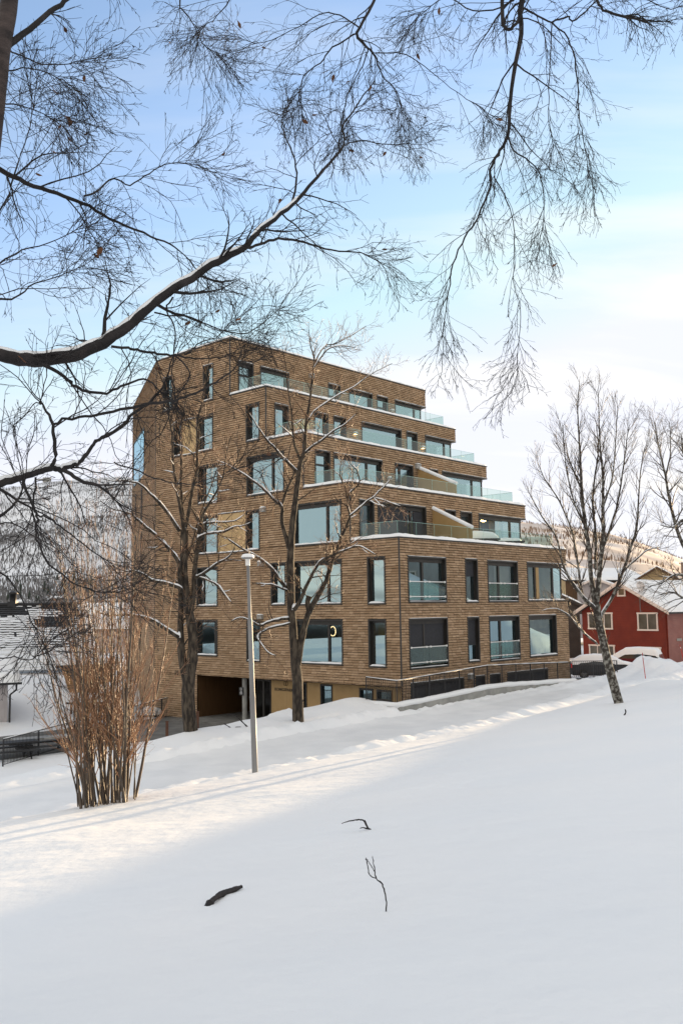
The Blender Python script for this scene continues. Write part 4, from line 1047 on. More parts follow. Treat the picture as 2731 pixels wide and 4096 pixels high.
# ------------------------------------------------------------------ birches close to the camera
leaf_mb = MB()
for a, b in (((0, 0), (1, 0)),):
    P = [(0, 0, 0), (0.35, 0.25, 0.07), (0.5, 0.9, 0.0), (0.15, 1.5, -0.05), (0, 1.9, 0.08), (-0.2, 1.45, -0.03), (-0.45, 0.8, 0.08), (-0.3, 0.2, -0.02)]
    leaf_mb.v = [Vector(p) * 0.024 for p in P]; leaf_mb.face((0, 1, 2, 3)); leaf_mb.face((0, 3, 4, 5)); leaf_mb.face((0, 5, 6, 7))
def birch(root, label, limbs, seed, n1, leaves, extra_trunk):
    rng = random.Random(seed)
    o = empty('birch_tree', root, label, 'tree', 'birches overhanging the view')
    tk = MB(); br = MB(); twg = MB(); sn = MB(); allt = []
    P, W = extra_trunk; P, W = smooth(P, W, 4); tk.tube(P, W, 14); tk.build('trunk', M['bark_birch'], o, root)
    for poly, dep, spr, dens, droop, snowy in limbs:
        P, W = px(poly, dep, spr); P, W = smooth(P, W, 4, 0.004, rng); br.tube(P, W, 9 if W[0] > 0.02 else 6)
        ln = sum((b - a).length for a, b in zip(P, P[1:]))
        l1 = grow((P, W), int(ln * n1 * dens), 0.62, 0.8, droop, 0.45, 0.0021, 7, rng, 0.08 if dens > 0.5 else 0.3, 1.0, 0.16)
        # the limb thins out into a spray at its tip
        l1 += grow((P, W), int(3 + 5 * dens), 0.42, 0.5, droop, 0.6, 0.0021, 7, rng, 0.82, 1.0, 0.16, False)
        l2 = []
        for s in l1: l2 += grow(s, 6, 0.36, 0.7, droop * 1.2, 0.6, 0.0014, 5, rng, 0.12, 1.0, 0.15)
        l3 = []
        for s in l2: l3 += grow(s, 3, 0.11, 0.7, droop, 0.7, 0.0012, 2, rng, 0.25, 1.0, 0.15)
        for s in l2:
            if rng.random() < 0.5: l3 += grow(s, 2, 0.025, 0.6, 0, 1.0, 0.0021, 1, rng, 0.6, 1.0, 0.1, False)   # buds
        emit(br, l1, 5); emit(twg, l2, 3); emit(twg, l3, 3); allt += l2
        if snowy: limb_snow(sn, (P, W), rng, snowy, 0.92, 0.012, 0.8)
    br.build('branches', M['bark_dark'], o, root); twg.build('crown', M['twig_dark'], o, root)
    if sn.v: tag(sn.build('snow', M['snow'], o, root), kind='stuff')
    l0 = None
    for s in rng.sample(allt, min(leaves, len(allt))):
        p = s[0][rng.randrange(2, len(s[0]))]
        if l0 is None: c = l0 = leaf_mb.build('dry_leaf', M['leaf'], o)
        else: c = l0.copy(); COL.objects.link(c); c.parent = o
        c.location = p - root; c.rotation_euler = (rng.uniform(2.2, 4.0), rng.uniform(-0.6, 0.6), rng.uniform(0, 6.3)); k = rng.uniform(0.9, 1.7); c.scale = (k, k, k)
B1R = gp(-3.3, 5.0, -0.3)
trunk1 = ([B1R, at(-420, 2600, 5.2), at(-330, 1900, 5.3), at(-190, 1400, 5.5), at(-60, 700, 5.5), at(5, 200, 5.4), at(32, 40, 5.4), at(55, -160, 5.4), at(110, -500, 5.4)], [0.13, 0.115, 0.105, 0.095, 0.07, 0.055, 0.055, 0.05, 0.03])
B1 = [
 ([(-190, 1400, 72), (0, 1418, 54), (105, 1437, 58), (261, 1428, 54), (383, 1385, 50), (522, 1298, 42), (627, 1202, 37), (766, 1115, 32), (871, 1045, 30), (975, 993, 26), (1045, 914, 20), (1150, 836, 17), (1219, 766, 15), (1289, 679, 12), (1376, 575, 10), (1372, 500, 8), (1440, 400, 6), (1500, 320, 4)], 5.5, 1.9, 0.85, -0.035, 0.42),
 ([(975, 993, 14), (1040, 975, 12), (1115, 955, 11), (1219, 967, 9), (1324, 1001, 7), (1445, 1010, 5), (1540, 1060, 3)], 6.7, 0.9, 1.2, -0.07, 0),
 ([(1160, 830, 10), (1185, 740, 9), (1180, 640, 7), (1140, 540, 6), (1125, 480, 4), (1160, 410, 3)], 6.9, 0.5, 1.2, -0.03, 0),
 ([(1370, 580, 6), (1445, 560, 5), (1550, 580, 4), (1640, 570, 3)], 7.2, 0.6, 1.3, -0.05, 0),
 ([(-120, 640, 26), (0, 679, 22), (105, 731, 19), (226, 775, 16), (331, 810, 14), (435, 871, 11), (575, 932, 9), (679, 975, 7), (749, 1028, 4), (800, 1100, 3)], 5.6, 0.9, 1.15, -0.03, 0),
 ([(331, 800, 9), (401, 749, 8), (455, 712, 7), (520, 740, 6), (600, 690, 5), (680, 650, 4), (800, 660, 3)], 5.9, 0.4, 1.3, 0.0, 0),
 ([(-330, 1950, 56), (-120, 1945, 44), (0, 1930, 34), (87, 1909, 30), (153, 1889, 28), (204, 1873, 26), (245, 1879, 22), (286, 1858, 19), (327, 1843, 17), (367, 1782, 14), (408, 1751, 13), (474, 1715, 12), (536, 1654, 12), (612, 1598, 12), (663, 1527, 8), (690, 1430, 5), (720, 1340, 3)], 5.2, 1.2, 0.55, -0.02, 0.45),
 ([(250, 1880, 17), (316, 1919, 15), (395, 1942, 14)], 5.45, 0.1, 0.05, 0, 0),
 ([(204, 1868, 18), (224, 1822, 16), (209, 1700, 14), (179, 1634, 10), (158, 1608, 8)], 5.4, 0.1, 0.4, -0.02, 0),
 ([(209, 1700, 11), (265, 1677, 11), (367, 1664, 11), (480, 1639, 12), (587, 1618, 12), (700, 1598, 11), (780, 1572, 9), (860, 1530, 8), (930, 1480, 6), (985, 1410, 4), (1000, 1340, 3)], 5.5, 1.0, 0.8, -0.03, 0),
 ([(92, 1920, 12), (128, 2016, 11), (148, 2067, 10), (143, 2134, 9), (173, 2220, 8), (230, 2287, 7), (306, 2338, 6), (408, 2368, 5), (480, 2348, 3)], 5.2, 0.3, 0.7, 0.01, 0),
 ([(150, 2060, 8), (200, 2075, 7), (255, 2118, 6), (357, 2195, 5), (459, 2271, 3)], 5.3, 0.4, 0.7, -0.01, 0),
 ([(140, 1905, 9), (135, 2000, 8), (130, 2060, 7)], 5.25, 0.05, 0.6, -0.03, 0),
 ([(-100, 2640, 8), (0, 2636, 6), (45, 2629, 5), (116, 2640, 4), (170, 2600, 3)], 5.2, 0.1, 1.2, -0.02, 0),
 ([(160, 1450, 16), (255, 1506, 14), (306, 1547, 13), (357, 1567, 12), (423, 1570, 11), (485, 1547, 10), (577, 1516, 8), (628, 1552, 6), (680, 1590, 3)], 5.7, 0.5, 0.75, -0.02, 0),
 ([(444, 1384, 11), (510, 1389, 11), (561, 1404, 11), (628, 1414, 10), (700, 1422, 9), (780, 1431, 6), (857, 1433, 4), (930, 1420, 2.5)], 5.9, 0.5, 0.8, -0.02, 0),
 ([(735, 1420, 6), (768, 1397), (806, 1366, 5), (862, 1346), (920, 1300, 2.5)], 6.3, 0.3, 1.0, 0.0, 0),
 ([(690, 1190, 8), (670, 1240, 7), (700, 1330, 6), (690, 1440, 5), (680, 1560, 3)], 6.1, 0.2, 0.7, -0.02, 0),
 ([(620, 1255, 7), (740, 1265, 6), (860, 1310, 5), (990, 1330, 4), (1110, 1240, 2.5)], 6.2, 0.5, 0.9, -0.01, 0),
 ([(0, 205, 32), (90, 134, 26), (180, 62, 22), (260, 0, 20), (340, -70, 16), (430, -160, 12)], 5.4, 0.4, 0.5, -0.06, 0),
 ([(10, 190, 8), (100, 230, 6), (200, 258, 5), (330, 245, 3)], 5.4, 0.4, 1.4, -0.04, 0),
 ([(-120, 900, 10), (0, 840, 8), (60, 690, 7), (110, 540, 5), (140, 420, 3)], 5.5, 0.4, 1.5, -0.02, 0),
 ([(-150, 1100, 10), (0, 1050, 8), (90, 1000, 6), (230, 960, 4), (330, 900, 2.5)], 5.5, 0.5, 1.6, -0.03, 0),
 ([(-120, 1180, 14), (0, 1195, 10), (60, 1190, 8), (140, 1135, 6), (240, 1100, 4), (340, 1060, 2.5)], 5.4, 0.5, 1.4, -0.04, 0),
 ([(-100, 420, 10), (0, 410, 7), (110, 430, 5), (220, 480, 3)], 5.5, 0.5, 1.6, -0.05, 0),
 ([(-100, 290, 9), (0, 290, 7), (120, 270, 5), (260, 320, 3)], 5.6, 0.5, 1.5, -0.05, 0),
 ([(-260, 2150, 20), (-60, 2100, 16), (30, 2040, 12), (75, 1990, 8), (90, 1930, 6)], 5.1, 0.2, 0.8, -0.02, 0),
 ([(-260, 2200, 14), (-40, 2260, 9), (60, 2350, 6), (110, 2450, 4), (150, 2530, 2.5)], 5.0, 0.3, 0.8, -0.02, 0),
 ([(700, 1422, 7), (760, 1500, 6), (700, 1600, 5), (660, 1700, 4), (560, 1830, 3), (480, 1930, 2.5)], 6.0, 0.3, 0.5, -0.01, 0),
 ([(455, 1850, 6), (540, 1880, 6), (640, 1920, 5), (760, 1935, 4), (880, 1900, 3), (980, 1860, 2)], 5.7, 0.6, 0.5, 0.0, 0),
]
birch(B1R, 'dark birch at the left edge with long snowy limbs reaching across the view', B1, 3, 5.9, 34, trunk1)
B2R = gp(6.6, 6.2, -0.3)
trunk2 = ([B2R, at(5200, 2300, 6.3), at(4700, 1300, 6.5), at(4000, 300, 6.8), at(3300, -500, 7.0), at(2700, -900, 7.0)], [0.15, 0.13, 0.11, 0.09, 0.07, 0.04])
B2 = [
 ([(2700, -900, 40), (2300, -620, 34), (2120, -300, 28), (2085, 0, 22), (2081, 134, 20), (2045, 357, 16), (2027, 536, 14), (1992, 616, 12), (1960, 679, 10), (1960, 741, 9), (1911, 866, 8), (1858, 946, 7), (1813, 1054, 6), (1795, 1161, 5), (1775, 1300, 3), (1768, 1480, 2)], 7.0, 0.5, 0.75, -0.09, 0),
 ([(2027, 536, 8), (2054, 598, 7), (2117, 643, 6), (2161, 696, 5), (2175, 804, 4), (2170, 929, 2)], 7.15, 0.3, 1.2, -0.09, 0),
 ([(1974, 705, 6), (2018, 777, 5), (2045, 857, 4), (2059, 964, 4), (2050, 1116, 3), (2081, 1232, 3), (2072, 1384, 2), (2068, 1520, 1.5)], 7.2, 0.2, 0.9, -0.09, 0),
 ([(2060, -200, 18), (2010, 0, 17), (2014, 98, 16), (2045, 112, 15), (2081, 62, 10)], 6.9, 0.1, 0.3, -0.08, 0),
 ([(2095, 30, 10), (2150, 60, 9), (2206, 85, 8), (2269, 62, 8), (2291, 85, 7), (2358, 27, 6), (2440, -60, 4)], 7.0, 0.3, 1.3, -0.08, 0),
 ([(2206, 85, 8), (2269, 152, 7), (2304, 268, 6), (2313, 446, 5), (2331, 536, 4), (2358, 714, 2)], 7.1, 0.2, 1.15, -0.09, 0),
 ([(2210, 85, 5), (2197, 312, 4), (2193, 446, 3), (2215, 590, 2)], 7.05, 0.1, 1.2, -0.09, 0),
 ([(2330, -80, 14), (2385, 0, 12), (2429, 45, 12), (2527, 71, 12)], 6.9, 0.1, 0.6, -0.07, 0),
 ([(1600, -300, 18), (1496, 0, 13), (1429, 129, 13), (1474, 192, 10), (1501, 223, 8), (1527, 295, 6), (1590, 375, 4), (1605, 450, 2)], 7.2, 0.2, 1.2, -0.07, 0),
 ([(1429, 129, 8), (1331, 188, 7), (1280, 250, 6), (1215, 300, 5), (1195, 400, 3)], 7.3, 0.2, 1.6, -0.07, 0),
 ([(1440, 110, 7), (1380, 70, 6), (1290, 50, 5), (1200, 100, 4), (1050, 170, 3), (960, 150, 2)], 7.2, 0.3, 1.4, -0.07, 0),
 ([(1501, 210, 5), (1581, 210, 5), (1670, 241, 4), (1777, 330, 3), (1867, 393, 3), (1974, 464, 2)], 7.2, 0.3, 1.1, -0.08, 0),
 ([(1474, 192, 6), (1450, 260, 5), (1390, 380, 4), (1370, 470, 3)], 7.2, 0.2, 1.5, -0.07, 0),
 ([(2090, -40, 9), (2000, 30, 7), (1890, 40, 6), (1780, -10, 5), (1680, 60, 3)], 7.0, 0.3, 1.5, -0.08, 0),
 ([(760, -200, 9), (720, 0, 7), (760, 70, 5), (800, 150, 4), (850, 210, 2)], 6.8, 0.3, 1.3, -0.06, 0),
 ([(1000, -200, 9), (940, -40, 6), (870, 60, 4), (800, 110, 2.5)], 6.8, 0.3, 1.3, -0.07, 0),
 ([(2440, -60, 7), (2560, -20, 5), (2660, 30, 4), (2740, 20, 3)], 7.2, 0.2, 1.4, -0.08, 0),
]
birch(B2R, 'birch boughs hanging down from above at the top right with trunk out of view', B2, 5, 5.9, 16, trunk2)

# ------------------------------------------------------------------ houses
def board_mat(name, c, c2, vertical=False, pitch=0.14):
    m = mat(name, c, 0.65, c2, 1.2)
    n, l = m.node_tree.nodes, m.node_tree.links
    t = n.new('ShaderNodeTexCoord'); wv = n.new('ShaderNodeTexWave'); wv.wave_type = 'BANDS'; wv.bands_direction = 'X' if vertical else 'Z'; wv.wave_profile = 'SAW'
    wv.inputs['Scale'].default_value = 0.314 / pitch; l.new(t.outputs['Object'], wv.inputs['Vector'])
    bp = n.new('ShaderNodeBump'); bp.inputs['Strength'].default_value = 0.9; bp.inputs['Distance'].default_value = 0.02
    l.new(wv.outputs[0], bp.inputs['Height']); l.new(bp.outputs[0], n['Principled BSDF'].inputs['Normal']); return m
M['redboard'] = board_mat('red_boards', (0.155, 0.018, 0.008), (0.19, 0.025, 0.011))
M['pinkboard'] = board_mat('skyglow_red_boards', (0.25, 0.105, 0.09), (0.30, 0.14, 0.12))  # red boards made paler for one side wall, sky glow put into the colour
M['darkboard'] = board_mat('charcoal_boards', (0.04, 0.037, 0.034), (0.055, 0.05, 0.046))
M['greyboard'] = board_mat('grey_boards', (0.36, 0.33, 0.33), (0.42, 0.39, 0.385), True)
M['yellowboard'] = board_mat('ochre_boards', (0.36, 0.27, 0.14), (0.42, 0.32, 0.18))
M['trim'] = mat('cream_trim', (0.74, 0.66, 0.60), 0.5)
M['housewin'] = glass_mat('house_glass', 0.12, (0.35, 0.36, 0.34))
M['roofdark'] = mat('dark_roof_tiles', (0.03, 0.03, 0.032), 0.7)
M['brick'] = mat('chimney_brick', (0.16, 0.12, 0.10), 0.85, (0.24, 0.18, 0.15), 8)

def house(name, P, g, W, s, L, zb, ze, zr, wallmat, sidemat, label, cat, wins=(), over=0.45, group=None, trim=None, roofsnow=0.28, chim=None):
    """gable wall from P along g (width W), body runs L along s; eave ze, ridge zr; wins on the gable as (w0, w1, z0, z1, mullions)"""
    P = Vector((P[0], P[1], 0)); g = Vector((*g, 0)).normalized(); s = Vector((*s, 0)).normalized()
    up = Vector((0, 0, 1)); root = Vector((P.x, P.y, zb)); trim = trim or M['trim']
    o = empty(name, root, label, cat, group)
    X = lambda w, d, z: P + g * w + s * d + up * z          # w along gable, d into the body
    q = MB()
    q.poly([X(0, 0, zb), X(0, 0, ze), X(W / 2, 0, zr), X(W, 0, ze), X(W, 0, zb)])
    q.poly([X(0, L, zb), X(W, L, zb), X(W, L, ze), X(W / 2, L, zr), X(0, L, ze)])
    q.quad(X(W, 0, zb), X(W, 0, ze), X(W, L, ze), X(W, L, zb), 0)
    q.quad(X(0, 0, zb), X(0, L, zb), X(0, L, ze), X(0, 0, ze), 1)
    q.build('wall', [wallmat, sidemat], o, root)
    sl2 = (zr - ze) / (W / 2); rf = MB(); sn = MB(); bb = MB()
    for sg in (0, 1):
        f = (lambda w: w) if sg == 0 else (lambda w: W - w)
        a, b = -over, W / 2
        za, zc = ze - over * sl2 + 0.06, zr + 0.06
        p = [X(f(a), -over, za), X(f(b), -over, zc), X(f(b), L + over, zc), X(f(a), L + over, za)]
        rf.quad(*p); rf.quad(*[v - up * 0.14 for v in p][::-1])
        rf.quad(p[0], p[3], p[3] - up * 0.14, p[0] - up * 0.14)
        for dd in (0.0, 0.03):
            h0, h1 = (0.02, 0.20) if dd == 0 else (-0.1, 0.1)
            bb.quad(p[0] - s * (0.02 + dd) - up * h1, p[1] - s * (0.02 + dd) - up * h1, p[1] - s * (0.02 + dd) - up * h0, p[0] - s * (0.02 + dd) - up * h0)
        bb.quad(p[0] - s * 0.05 - up * 0.2, p[1] - s * 0.05 - up * 0.2, p[1] + s * 0.02 - up * 0.2, p[0] + s * 0.02 - up * 0.2)
        def sf(u, v, f=f):
            w = a + (b - a) * u; d = -over + (L + 2 * over) * v
            e = min(1.0, min(u * (b - a) / 0.3 + 0.0, min(v, 1 - v) * L / 0.25)); th = roofsnow * (e ** 0.4) * (0.9 + 0.25 * noise.noise(Vector((w * 0.7, d * 0.7, zb))))
            return X(f(w), d, ze + sl2 * w + 0.065 + th)
        sn.grid(sf, 24, 40)
    ro = rf.build('roof', M['roofdark'], o, root); sn.build('snow', M['snow'], ro, root); bb.build('bargeboard', trim, o, root)
    for (w0, w1, z0, z1, mu) in wins:
        q = MB()
        def bx(a, b, c, d, e0, e1): q.box((a, e0, c), (b, e1, d), 0, lambda v: X(v.x, -v.y, v.z))
        t = 0.13
        bx(w0, w0 + t, z0 + t, z1 - t, 0.0, 0.06); bx(w1 - t, w1, z0 + t, z1 - t, 0.0, 0.06); bx(w0 - 0.04, w1 + 0.04, z1 - t, z1, 0.0, 0.07); bx(w0 - 0.03, w1 + 0.03, z0, z0 + t, 0.0, 0.08)
        for k in range(mu):
            c = w0 + (w1 - w0) * (k + 1) / (mu + 1); bx(c - 0.035, c + 0.035, z0 + t, z1 - t, 0.01, 0.05)
        wo = q.build('window', trim, o, root)
        q = MB(); q.quad(X(w0 + t, -0.02, z0 + t), X(w1 - t, -0.02, z0 + t), X(w1 - t, -0.02, z1 - t), X(w0 + t, -0.02, z1 - t)); q.build('pane', mat('dim_pane', (0.07, 0.065, 0.05), 0.06, (0.15, 0.14, 0.12), 0.8, spec=0.6), wo, root)
    if chim:
        for w, d, sz, h in chim:
            q = MB(); zt = zr + h; q.box((w - sz, d - sz, ze), (w + sz, d + sz, zt), 0, lambda v: X(v.x, v.y, v.z)); co = q.build('chimney', M['brick'], o, root)
            q = MB(); q.box((w - sz - 0.08, d - sz - 0.08, zt), (w + sz + 0.08, d + sz + 0.08, zt + 0.1), 0, lambda v: X(v.x, v.y, v.z)); q.build('snow', M['snow'], co, root)
    return o, X

redh, RX = house('red_house', (26.15, 74.0), (-0.588, 0.809), 8.6, (0.809, 0.588), 15, -5.35, -0.40, 1.86, M['redboard'], M['pinkboard'],
    'red wooden house with white trimmed windows and deep snow on its gable roof', 'house',
    wins=[(5.35, 7.95, -2.05, -0.60, 2), (0.88, 2.84, -2.12, -0.62, 1), (5.25, 7.95, -4.9, -3.35, 2), (0.72, 2.62, -5.0, -3.42, 1), (3.9, 4.72, 0.74, 1.5, 0)], over=0.5)
q = MB()
q.tube([RX(0.16, -0.07, -5.3), RX(0.16, -0.07, -0.75), RX(-0.3, -0.25, -0.5)], [0.045] * 3, 8); q.build('downpipe', M['redboard'], redh, redh.location)
q = MB(); q.box((2.98, 0.0, -0.72), (3.2, 0.06, -0.5), 0, lambda v: RX(v.x, -v.y, v.z)); q.box((2.95, 0.0, -3.6), (3.17, 0.06, -3.38), 0, lambda v: RX(v.x, -v.y, v.z)); q.build('wall_vent', M['redboard'], redh, redh.location)
q = MB(); q.box((0, 1.1, -2.95), (0.05, 1.75, -2.75), 0, lambda v: RX(-v.x, v.y, v.z)); q.build('plaque', M['ventbox'], redh, redh.location)
# satellite dish on its mast
DB = RX(2.35, -0.25, -0.55)
dish = empty('satellite_dish', DB, 'round grey satellite dish on a thin mast at the red house gable', 'satellite dish')
q = MB(); q.tube([DB, DB + Vector((0, 0, 2.45))], [0.03, 0.03], 8); q.tube([DB + Vector((0, 0, 0.05)), RX(2.35, 0, -0.5)], [0.02] * 2, 6); q.build('mast', M['galv'], dish, DB)
q = MB(); dc = DB + Vector((0.04, -0.1, 2.1)); i0 = len(q.v)
ndir = Vector((0.30, -0.93, 0.2)).normalized(); e1 = ndir.cross(Vector((0, 0, 1))).normalized(); e2 = e1.cross(ndir)
for rr_, dp_ in ((0.0, 0.0), (0.15, 0.012), (0.28, 0.04), (0.40, 0.09), (0.41, 0.085)):
    for j in range(20):
        th = j * math.pi / 10; q.v.append(dc + e1 * rr_ * math.cos(th) + e2 * rr_ * math.sin(th) + ndir * dp_)
for k in range(4):
    for j in range(20):
        a = k * 20 + j; b = k * 20 + (j + 1) % 20; q.face((a, b, b + 20, a + 20), 0, None, True)
q.build('reflector', mat('dish_paint', (0.62, 0.58, 0.56), 0.5), dish, DB)
q = MB(); q.tube([dc - e2 * 0.38 + ndir * 0.08, dc - e2 * 0.25 + ndir * 0.42], [0.015] * 2, 6); q.box((-0.05, -0.05, -0.05), (0.05, 0.05, 0.05), 0, lambda v: v + dc - e2 * 0.22 + ndir * 0.45); q.build('receiver_arm', M['galv'], dish, DB)

house('dark_house', (22.2, 86.0), (-0.97, 0.10), 8.5, (0.10, 0.97), 12, -5.4, 0.1, 2.2, M['darkboard'], M['darkboard'], 'dark charcoal house half hidden between the shingle building and the red house', 'house', over=0.3, trim=M['darkboard'])
house('yellow_house', (39.6, 106.0), (-0.93, 0.36), 5.8, (0.36, 0.93), 11, -4, 2.6, 4.3, M['yellowboard'], M['yellowboard'], 'ochre gabled house with a stone chimney behind the red house', 'house', over=0.5, trim=M['brownwood'], chim=[(-0.3, 1.5, 0.55, 0.6)], roofsnow=0.22)
house('grey_house', (33.6, 113.0), (-0.95, 0.30), 4.5, (0.30, 0.95), 9, -4, 2.4, 3.3, M['greyboard'], M['greyboard'], 'low pale grey house roof farther back, left of the ochre gable', 'house', over=0.4, roofsnow=0.3)
house('long_house', (39.0, 118.0), (-0.35, 0.94), 7.0, (-0.94, -0.35), 12, -4, 3.3, 4.6, M['yellowboard'], M['brownwood'], 'long snow roofed house behind the satellite dish with small chimney', 'house', over=0.4, trim=M['brownwood'], chim=[(3.0, 5.0, 0.4, 0.9)])
# unseen tall house added past the right edge to keep sun off the foreground
house('sun_block_house', (35.2, 54.4), (0.766, -0.643), 24.0, (0.643, 0.766), 12, -4.2, 8.6, 13.5, M['greyboard'], M['greyboard'], 'large grey house added unseen beyond the right edge to block the low sun', 'house',
      wins=[(2 + 4.4 * k, 3.6 + 4.4 * k, z, z + 1.5, 1) for k in range(5) for z in (-1.2, 1.8, 4.8)], over=0.5)

house('street_shade_house', (46.6, 84.9), (-0.766, 0.643), 5.7, (0.643, 0.766), 12, -5.2, 1.1, 2.5, M['greyboard'], M['greyboard'], 'narrow grey house added unseen beyond the right edge to shade the street', 'house',  # added out of view, sized to keep low sun off the road
      wins=[(0.8, 2.2, -1.5, -0.1, 1), (3.4, 4.8, -1.5, -0.1, 1)], over=0.35)
# ------------------------------------------------------------------ left: big tiled roof under thin snow, shed, timber porch
E_ = Vector((-17.4, 66.0, -4.15)); Rr = Vector((-21.3, 75.0, 0.62)); LD = Vector((-0.917, -0.397, 0)); UPS = Rr - E_
tiled = empty('tiled_roof_house', (E_.x, E_.y, -5.0), 'low house with a broad dark tiled roof mostly covered by snow, behind the shrub', 'house'); tro = Vector(tiled.location)
mt = bpy.data.materials.new('snowy_tiles'); mt.use_nodes = True
n_, l_ = mt.node_tree.nodes, mt.node_tree.links
q = MB(); LEN = 26.0; ncr = 30; nu = 150
nr = LD.cross(UPS).normalized(); nr = nr if nr.z > 0 else -nr
def cover(u, v):
    c = 0.55 + 0.9 * noise.noise(Vector((u * 9, v * 5, 2))) + 0.35 * noise.noise(Vector((u * 60, v * 18, 4)))
    return c + 1.3 * (0.5 - v) + 0.8 * (u - 0.35)
for k in range(ncr):
    v0, v1 = k / ncr, (k + 1) / ncr
    for a in range(nu):
        u0, u1 = a / nu, (a + 1) / nu
        cc = cover((u0 + u1) / 2, (v0 + v1) / 2); th = max(0.0, min(0.22, 0.16 * cc))
        wob = 0.02 * noise.noise(Vector((a * 0.9, k * 2.3, 1)))
        p = lambda u, v, d: E_ + LD * (LEN * u) + UPS * v + nr * d
        d0 = 0.075 + th + wob
        q.quad(p(u0, v0, d0), p(u1, v0, d0), p(u1, v1, 0.02 + th + wob), p(u0, v1, 0.02 + th + wob), 0 if cc > -0.05 else 1)
        if k: q.quad(p(u0, v0, -0.03), p(u1, v0, -0.03), p(u1, v0, d0), p(u0, v0, d0), 1 if (cc < 1.05 and v0 > 0.3) else 0)
rs = q.build('roof', [M['snow'], M['roofdark']], tiled, tro)
q = MB(); q.tube([Rr + LD * (LEN * k / 20) + Vector((0, 0, 0.08)) for k in range(21)], [0.16] * 21, 8); q.build('ridge_cap', M['roofdark'], tiled, tro)
q = MB(); q.quad(E_ + Vector((0, 0, -2)), E_ + LD * LEN + Vector((0, 0, -2)), E_ + LD * LEN, E_); q.poly([E_ + Vector((0, 0, -2)), E_, Rr, Rr + Vector((0, 0, -6))]); q.build('wall', M['greyboard'], tiled, tro)
vb = Rr + LD * 5.4
q = MB(); q.box((-0.32, -0.32, -0.3), (0.32, 0.32, 0.35), 0, lambda v: v + vb); q.lathe(vb + Vector((0, 0, 0.35)), [(0.28, 0), (0.28, 0.55), (0.5, 0.58), (0.12, 0.8), (0, 0.82)], 12); q.build('roof_vent', M['black'], tiled, tro)
q = MB(); 
def vs(u, v): 
    b = E_.lerp(Rr, u); return b + LD * (-0.30 + 0.75 * v) + nr * (0.10 + 0.16 * math.sin(math.pi * min(1, v * 1.2 + 0.1)))
q.grid(vs, 20, 6); q.build('snow', M['snow'], tiled, tro)

house('white_roof_house', (-11.0, 92.0), (0.30, 0.95), 9.0, (-0.95, 0.30), 26, -5, -1.6, 0.75, M['greyboard'], M['greyboard'], 'long low house whose white snow roof shows just above the tiled ridge', 'house', over=0.4)

sh0 = Vector((-18.9, 52.0, -6.35))
shed = empty('garden_shed', sh0, 'pale vertical boarded shed with thick roof snow, gutter and black downpipe at the left edge', 'shed', rz=R(24))
q = MB(); q.box((-6, 0, -0.3), (0, 4, 2.55), 0, None); q.build('wall', M['greyboard'], shed)
q = MB(); q.poly([V(-6.4, -0.5, 2.5), V(0.55, -0.5, 2.5), V(0.55, 2.2, 3.55), V(-6.4, 2.2, 3.55)]); q.poly([V(-6.4, 4.6, 2.5), V(-6.4, 2.2, 3.55), V(0.55, 2.2, 3.55), V(0.55, 4.6, 2.5)]); q.build('roof', M['roofdark'], shed)
q = MB(); q.tube([V(-6.4, -0.55, 2.46), V(0.7, -0.55, 2.46)], [0.07] * 2, 8); q.build('gutter', M['black'], shed)
q = MB(); q.tube([V(0.42, -0.5, 2.42), V(0.42, -0.4, 2.1), V(0.12, -0.08, 1.8), V(0.12, -0.08, 0.0)], [0.055] * 4, 8); q.build('downpipe', M['black'], shed)
q = MB()
def ss(u, v):
    y = -0.62 + 2.95 * v; x = -6.4 + 7.05 * u; z = 2.52 + 1.05 * min(1, max(0, (y + 0.5) / 2.7))
    e = min(1, min(v, 1.0) / 0.05, (1 - u) * 7 / 0.35); return V(x, y, z + 0.42 * (max(0, e) ** 0.5) * (0.85 + 0.3 * noise.noise(Vector((x * 1.4, y, 2)))))
q.grid(ss, 60, 16); q.build('snow', M['snow'], shed)

# timber porch and snow covered garden things behind the fence
pc = at(241, 2668, 60.0); pd = at(402, 2662, 61.0); pz = at(286, 2786, 60.0); pe = at(402, 2775, 61.0)
por = empty('timber_porch', (pz.x, pz.y, pz.z), 'brown timber porch with a dark roof edge half buried behind the shrub', 'porch'); po_ = Vector(por.location)
q = MB(); bk = Vector((0.3, 2.2, 0)); fr = [pc, pz, pe, pd]; q.poly(fr); q.poly([v + bk for v in fr][::-1])
for k in range(4): q.quad(fr[k], fr[k] + bk, fr[(k + 1) % 4] + bk, fr[(k + 1) % 4])
q.build('wall', board_mat('porch_boards', (0.20, 0.11, 0.04), (0.25, 0.14, 0.055), True, 0.12), por, po_)
q = MB(); q.box((-0.15, -0.3, -0.08), ((pd - pc).length + 0.2, 2.6, 0.1), 0, lambda v: pc + (pd - pc).normalized() * v.x + Vector((0.13, 0.99, 0)) * v.y + Vector((0, 0, v.z))); q.build('roof', M['roofdark'], por, po_)
q = MB(); q.grid(lambda u, v: pc + (pd - pc) * (u * 1.04 - 0.02) + Vector((0.3, 2.6, 0)) * v + Vector((0, 0, 0.1 + 0.3 * min(1, 4 * min(u, 1 - u) + 0.0, 6 * v) ** 0.5)), 20, 10); q.build('snow', M['snow'], por, po_)

